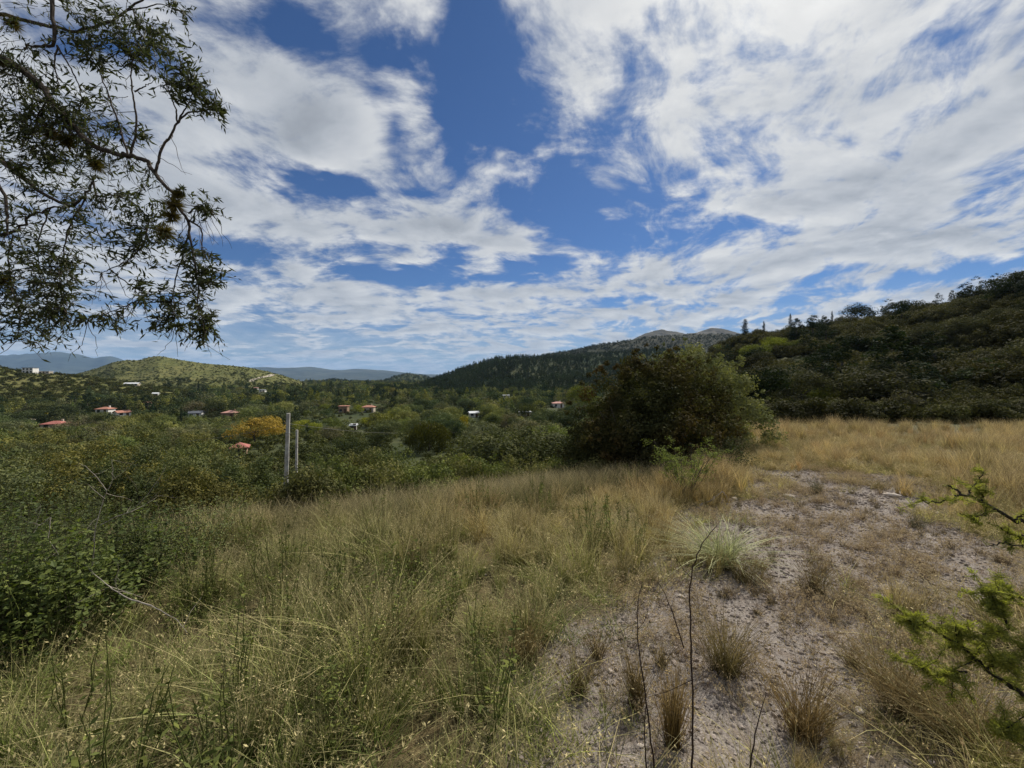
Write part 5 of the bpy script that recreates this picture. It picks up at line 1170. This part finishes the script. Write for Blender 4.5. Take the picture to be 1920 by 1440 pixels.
# ------------------------------------------------------------------ overhanging tree
M_tl = leaf_mat('lance_leaf', color=(.046, .056, .029), trans=.3, rough=.6, spec=.12); B_tree = bark_mat('tree_bark', (.035, .028, .022), (.085, .068, .055), 25)
M_air = leaf_mat('moss_tuft', color=(.10, .085, .032), trans=.25)
def hanging_tree():
    rng = R(1400); root = np.array([-6.6, 3.6, gz(-6.6, 3.6)]); e = empty('overhanging_tree', tuple(root)); tag(e, 'slender leaved tree with drooping branches and moss tufts hanging over the slope', 'tree')
    fork = root + np.array([.25, .0, 2.6]); mb = MB(); tube(mb, wiggle(rng, (0, 0, -.3), fork - root, 9, .03), np.linspace(.21, .15, 9), 10); mb.obj('trunk', B_tree, e)
    limbs = [(.070, [None, (-260, 120, 3.7), (-60, 90, 3.7), (0, 108, 3.7), (40, 130, 3.7), (75, 155, 3.7), (90, 180, 3.7), (120, 220, 3.7), (165, 268, 3.65), (205, 285, 3.6), (240, 292, 3.6), (275, 300, 3.55), (292, 325, 3.5), (310, 348, 3.5), (330, 375, 3.5), (352, 412, 3.5), (356, 445, 3.5)]),
             (.050, [None, (-230, -120, 3.5), (-20, -150, 3.4), (95, -60, 3.4), (100, 10, 3.4), (107, 85, 3.4), (70, 88, 3.4), (45, 90, 3.4)]),
             (.055, [None, (-240, 250, 3.9), (-60, 280, 3.9), (0, 300, 3.85), (45, 335, 3.8), (90, 370, 3.8), (130, 388, 3.8), (160, 372, 3.75), (175, 340, 3.7)]),
             (.045, [None, (-250, 300, 3.6), (-120, 350, 3.4), (0, 340, 3.3), (12, 400, 3.3), (15, 440, 3.3)]),
             (.05, [None, (-200, 60, 4.1), (-40, 20, 4.2), (60, 40, 4.2), (140, 60, 4.2), (210, 40, 4.2), (250, 10, 4.2), (300, -20, 4.2)]),
             (.045, [None, (-200, 420, 4.1), (-40, 440, 4.1), (25, 440, 4.0), (50, 410, 4.0), (95, 390, 4.0), (140, 385, 4.0)])]
    subs = [(.016, [(292, 325, 3.5), (297, 300, 3.5), (305, 275, 3.5), (325, 245, 3.5), (333, 230, 3.5), (350, 212, 3.5), (375, 208, 3.5), (400, 205, 3.5)]), (.010, [(333, 230, 3.5), (330, 205, 3.5), (322, 185, 3.5), (312, 160, 3.5)]), (.010, [(333, 230, 3.5), (350, 200, 3.5), (360, 175, 3.5)]),
            (.014, [(245, 290, 3.6), (255, 255, 3.6), (255, 215, 3.6), (250, 180, 3.6), (245, 140, 3.6), (250, 110, 3.6)]), (.009, [(252, 172, 3.6), (270, 162, 3.6), (285, 155, 3.6)]), (.012, [(240, 290, 3.6), (225, 240, 3.65), (205, 180, 3.7), (185, 130, 3.7), (160, 90, 3.7)]),
            (.012, [(352, 412, 3.5), (375, 425, 3.5), (380, 445, 3.5), (378, 470, 3.5)]), (.012, [(356, 445, 3.5), (365, 490, 3.5), (372, 540, 3.5), (370, 580, 3.5), (385, 610, 3.5)]), (.010, [(356, 430, 3.5), (345, 470, 3.55), (330, 520, 3.55), (320, 570, 3.55), (330, 610, 3.55)]),
            (.010, [(107, 85, 3.4), (125, 115, 3.4), (145, 150, 3.45), (155, 190, 3.5)]), (.010, [(107, 85, 3.4), (100, 120, 3.4), (112, 160, 3.4)]), (.012, [(175, 340, 3.7), (180, 370, 3.7), (215, 365, 3.7), (250, 380, 3.7), (280, 410, 3.7), (300, 440, 3.7)]),
            (.010, [(160, 372, 3.75), (130, 420, 3.8), (120, 470, 3.8), (110, 530, 3.8), (120, 580, 3.8)]), (.010, [(25, 440, 4.0), (15, 480, 4.0), (20, 540, 4.0), (40, 590, 4.0), (30, 640, 4.0)]), (.009, [(95, 390, 4.0), (70, 450, 4.0), (75, 520, 4.0), (95, 580, 4.0)]),
            (.009, [(205, 505, 3.6), (225, 520, 3.6), (250, 540, 3.6), (265, 560, 3.6)]), (.008, [(265, 560, 3.6), (235, 575, 3.6), (212, 583, 3.6), (190, 590, 3.6), (165, 600, 3.6)]), (.010, [(280, 410, 3.7), (270, 460, 3.65), (240, 490, 3.6), (205, 505, 3.6), (190, 512, 3.6)]),
            (.010, [(210, 40, 4.2), (235, 20, 4.2), (270, 15, 4.2), (300, 5, 4.2), (325, 18, 4.2), (340, 22, 4.2)]), (.010, [(90, 180, 3.7), (70, 220, 3.7), (60, 260, 3.75), (90, 300, 3.8)]), (.010, [(250, 20, 4.2), (262, 60, 4.1), (280, 90, 4.0)]), (.010, [(353, 400, 3.5), (370, 385, 3.5), (395, 395, 3.5)])]
    paths = []
    for i, (r, ln) in enumerate(limbs + subs):
        q = np.array([fork if a is None else P3(*a) for a in ln]); m = len(q) * 4; s = np.linspace(0, len(q) - 1, m); p = np.stack([np.interp(s, range(len(q)), q[:, j]) for j in range(3)], -1)
        k = np.array([.25, .5, .25]); 
        for j in range(3): p[1:-1, j] = np.convolve(p[:, j], k, 'valid')
        p[1:-1] += rng.normal(0, .008 if r > .03 else .003, (m - 2, 3)); r = r * .5 if r > .03 else r * .75; rr = np.linspace(r, r * (.28 if r > .015 else .4), m); mb = MB(); tube(mb, p - root, rr, 7); mb.obj('limb' if r > .02 else 'branch', B_tree, e); paths.append((p, rr))
    allp = np.concatenate([p for p, _ in paths])
    # leafy sprays: (u, v, radius px, depth, amount)
    cl = [(250, 95, 48, 3.6, 34), (215, 70, 42, 3.7, 28), (290, 75, 40, 3.8, 26), (330, 140, 40, 3.5, 26), (360, 150, 36, 3.5, 22), (300, 55, 34, 4.0, 16), (390, 190, 34, 3.5, 18), (350, 180, 30, 3.5, 14), (410, 205, 20, 3.5, 9), (160, 85, 42, 3.7, 24), (185, 110, 34, 3.6, 18), (335, 15, 26, 4.2, 10), (200, 25, 44, 4.0, 22), (150, 30, 36, 4.1, 16),
          (45, 60, 45, 3.9, 14), (40, 150, 60, 3.8, 40), (90, 210, 60, 3.7, 48), (30, 225, 60, 3.8, 48), (130, 240, 50, 3.7, 40), (70, 265, 60, 3.75, 52), (150, 180, 45, 3.6, 22), (120, 290, 45, 3.75, 30), (20, 300, 50, 3.85, 28), (200, 225, 36, 3.6, 14), (265, 245, 18, 3.6, 6), (215, 260, 26, 3.65, 8),
          (180, 310, 40, 3.7, 18), (240, 330, 36, 3.6, 16), (130, 340, 40, 3.8, 16), (70, 330, 40, 3.8, 16), (200, 400, 48, 3.65, 22), (245, 420, 44, 3.6, 24), (290, 400, 36, 3.6, 18), (300, 445, 34, 3.6, 16), (240, 465, 42, 3.6, 24), (160, 420, 44, 3.75, 18), (110, 430, 44, 3.8, 16), (395, 390, 24, 3.5, 10), (380, 400, 20, 3.5, 6), (350, 355, 10, 3.5, 3),
          (350, 480, 34, 3.5, 20), (395, 500, 32, 3.5, 18), (415, 520, 22, 3.5, 11), (370, 530, 34, 3.5, 18), (340, 580, 40, 3.5, 26), (385, 610, 30, 3.5, 18), (310, 570, 34, 3.55, 18), (280, 600, 26, 3.55, 10), (370, 640, 20, 3.5, 8), (330, 610, 28, 3.55, 12), (395, 590, 16, 3.5, 5), (270, 540, 24, 3.6, 10),
          (60, 480, 50, 3.9, 34), (110, 490, 46, 3.8, 32), (30, 520, 46, 4.0, 30), (80, 540, 46, 3.9, 32), (140, 520, 34, 3.75, 16), (50, 580, 46, 4.0, 30), (100, 580, 40, 3.85, 26), (130, 560, 28, 3.8, 10), (30, 630, 40, 4.0, 18), (75, 625, 36, 3.95, 18), (110, 620, 26, 3.85, 10), (165, 600, 24, 3.6, 9), (200, 610, 24, 3.6, 9), (225, 600, 22, 3.6, 7), (90, 650, 20, 3.9, 6), (10, 430, 50, 4.0, 20), (5, 380, 40, 3.9, 14), (0, 570, 50, 4.0, 18),
          (-60, 200, 80, 3.8, 40), (-80, 420, 90, 4.0, 40), (-60, 560, 70, 4.0, 30), (-100, 60, 80, 3.8, 30)]
    ml, mt = MB(), MB()
    for (u, v, rad, Y, n) in cl:
        c = P3(u, v, Y); R_ = rad / F * Y
        n = int(n * 1.55)
        for i in range(n):
            tip = c + rng.normal(0, .5, 3) * np.array([R_, R_ * 1.3, R_]); dd = np.sum((allp - tip) ** 2, 1); b = allp[int(np.argmin(dd))]
            dv = b - tip; L = np.linalg.norm(dv); mx = rng.uniform(.10, .30)
            if L > mx: b = tip + dv / L * mx + rng.normal(0, .03, 3) + np.array([0, 0, .05])
            p = wiggle(rng, b, tip, 6, .07, .06); tube(mt, p - root, np.linspace(.0028, .0012, 6), 3)
            m = rng.integers(5, 10); t = np.linspace(.15, 1.0, m); base = np.stack([np.interp(t * 5, range(6), p[:, j]) for j in range(3)], -1)
            ax = unit(unit(tip - b) * .8 + rng.normal(0, .65, (m, 3)) + np.array([.1, 0, -.25])); Ls = rng.uniform(.045, .085, m)
            leaves(ml, rng, base + ax * Ls[:, None] * .5 - root, unit(rng.normal(size=(m, 3))), Ls, Ls * rng.uniform(.20, .29), axis=ax, fold=.08)
    # long bare hanging twigs
    for i in range(230):
        c = cl[rng.integers(14, len(cl))]; b = allp[int(np.argmin(np.sum((allp - (P3(c[0], c[1] - 20, c[3]) + rng.normal(0, .2, 3))) ** 2, 1)))]
        tip = b + np.array([rng.normal(0, .16), rng.normal(0, .12), -rng.uniform(.05, .38)]); tube(mt, wiggle(rng, b, tip, 8, .10) - root, np.linspace(.0035, .0012, 8), 3)
    o = ml.obj('leaves', M_tl, e); o['kind'] = 'stuff'; o = mt.obj('twigs', B_tree, e); o['kind'] = 'stuff'
    for i, (u, v, rad, Y) in enumerate([(328, 385, 24, 3.48), (322, 405, 20, 3.48), (335, 365, 14, 3.5), (180, 310, 20, 3.65), (25, 45, 18, 3.9), (310, 435, 20, 3.6), (95, 248, 22, 3.7), (5, 525, 16, 3.95), (125, 265, 20, 3.68), (0, 115, 16, 3.7)]):
        c = P3(u, v, Y) - root; Rr = rad / F * Y; mb = MB(); n = 420; d = sphere_dirs(rng, n); L = Rr * rng.uniform(.6, 1.15, n)
        leaves(mb, rng, c + d * (L * .5)[:, None], unit(np.cross(d, rng.normal(size=(n, 3)))), L, .0045, axis=d); q = mb.obj('moss_tuft', M_air, e); q['kind'] = 'stuff'
hanging_tree()

# ------------------------------------------------------------------ the air between
def haze():
    m, nt, out = new_mat('haze'); v = nt.nodes.new('ShaderNodeVolumePrincipled')
    v.inputs['Color'].default_value = (.40, .64, 1.0, 1); v.inputs['Density'].default_value = 4.0e-5; v.inputs['Anisotropy'].default_value = 0.0
    nt.links.new(v.outputs[0], out.inputs['Volume'])
    mb = MB(); box_mb(mb, -31000, 31000, -31000, 31000, -120, 1000); o = mb.obj('haze', m); tag(o, 'thin pale blue haze filling the valley air', 'haze', kind='stuff')
haze()
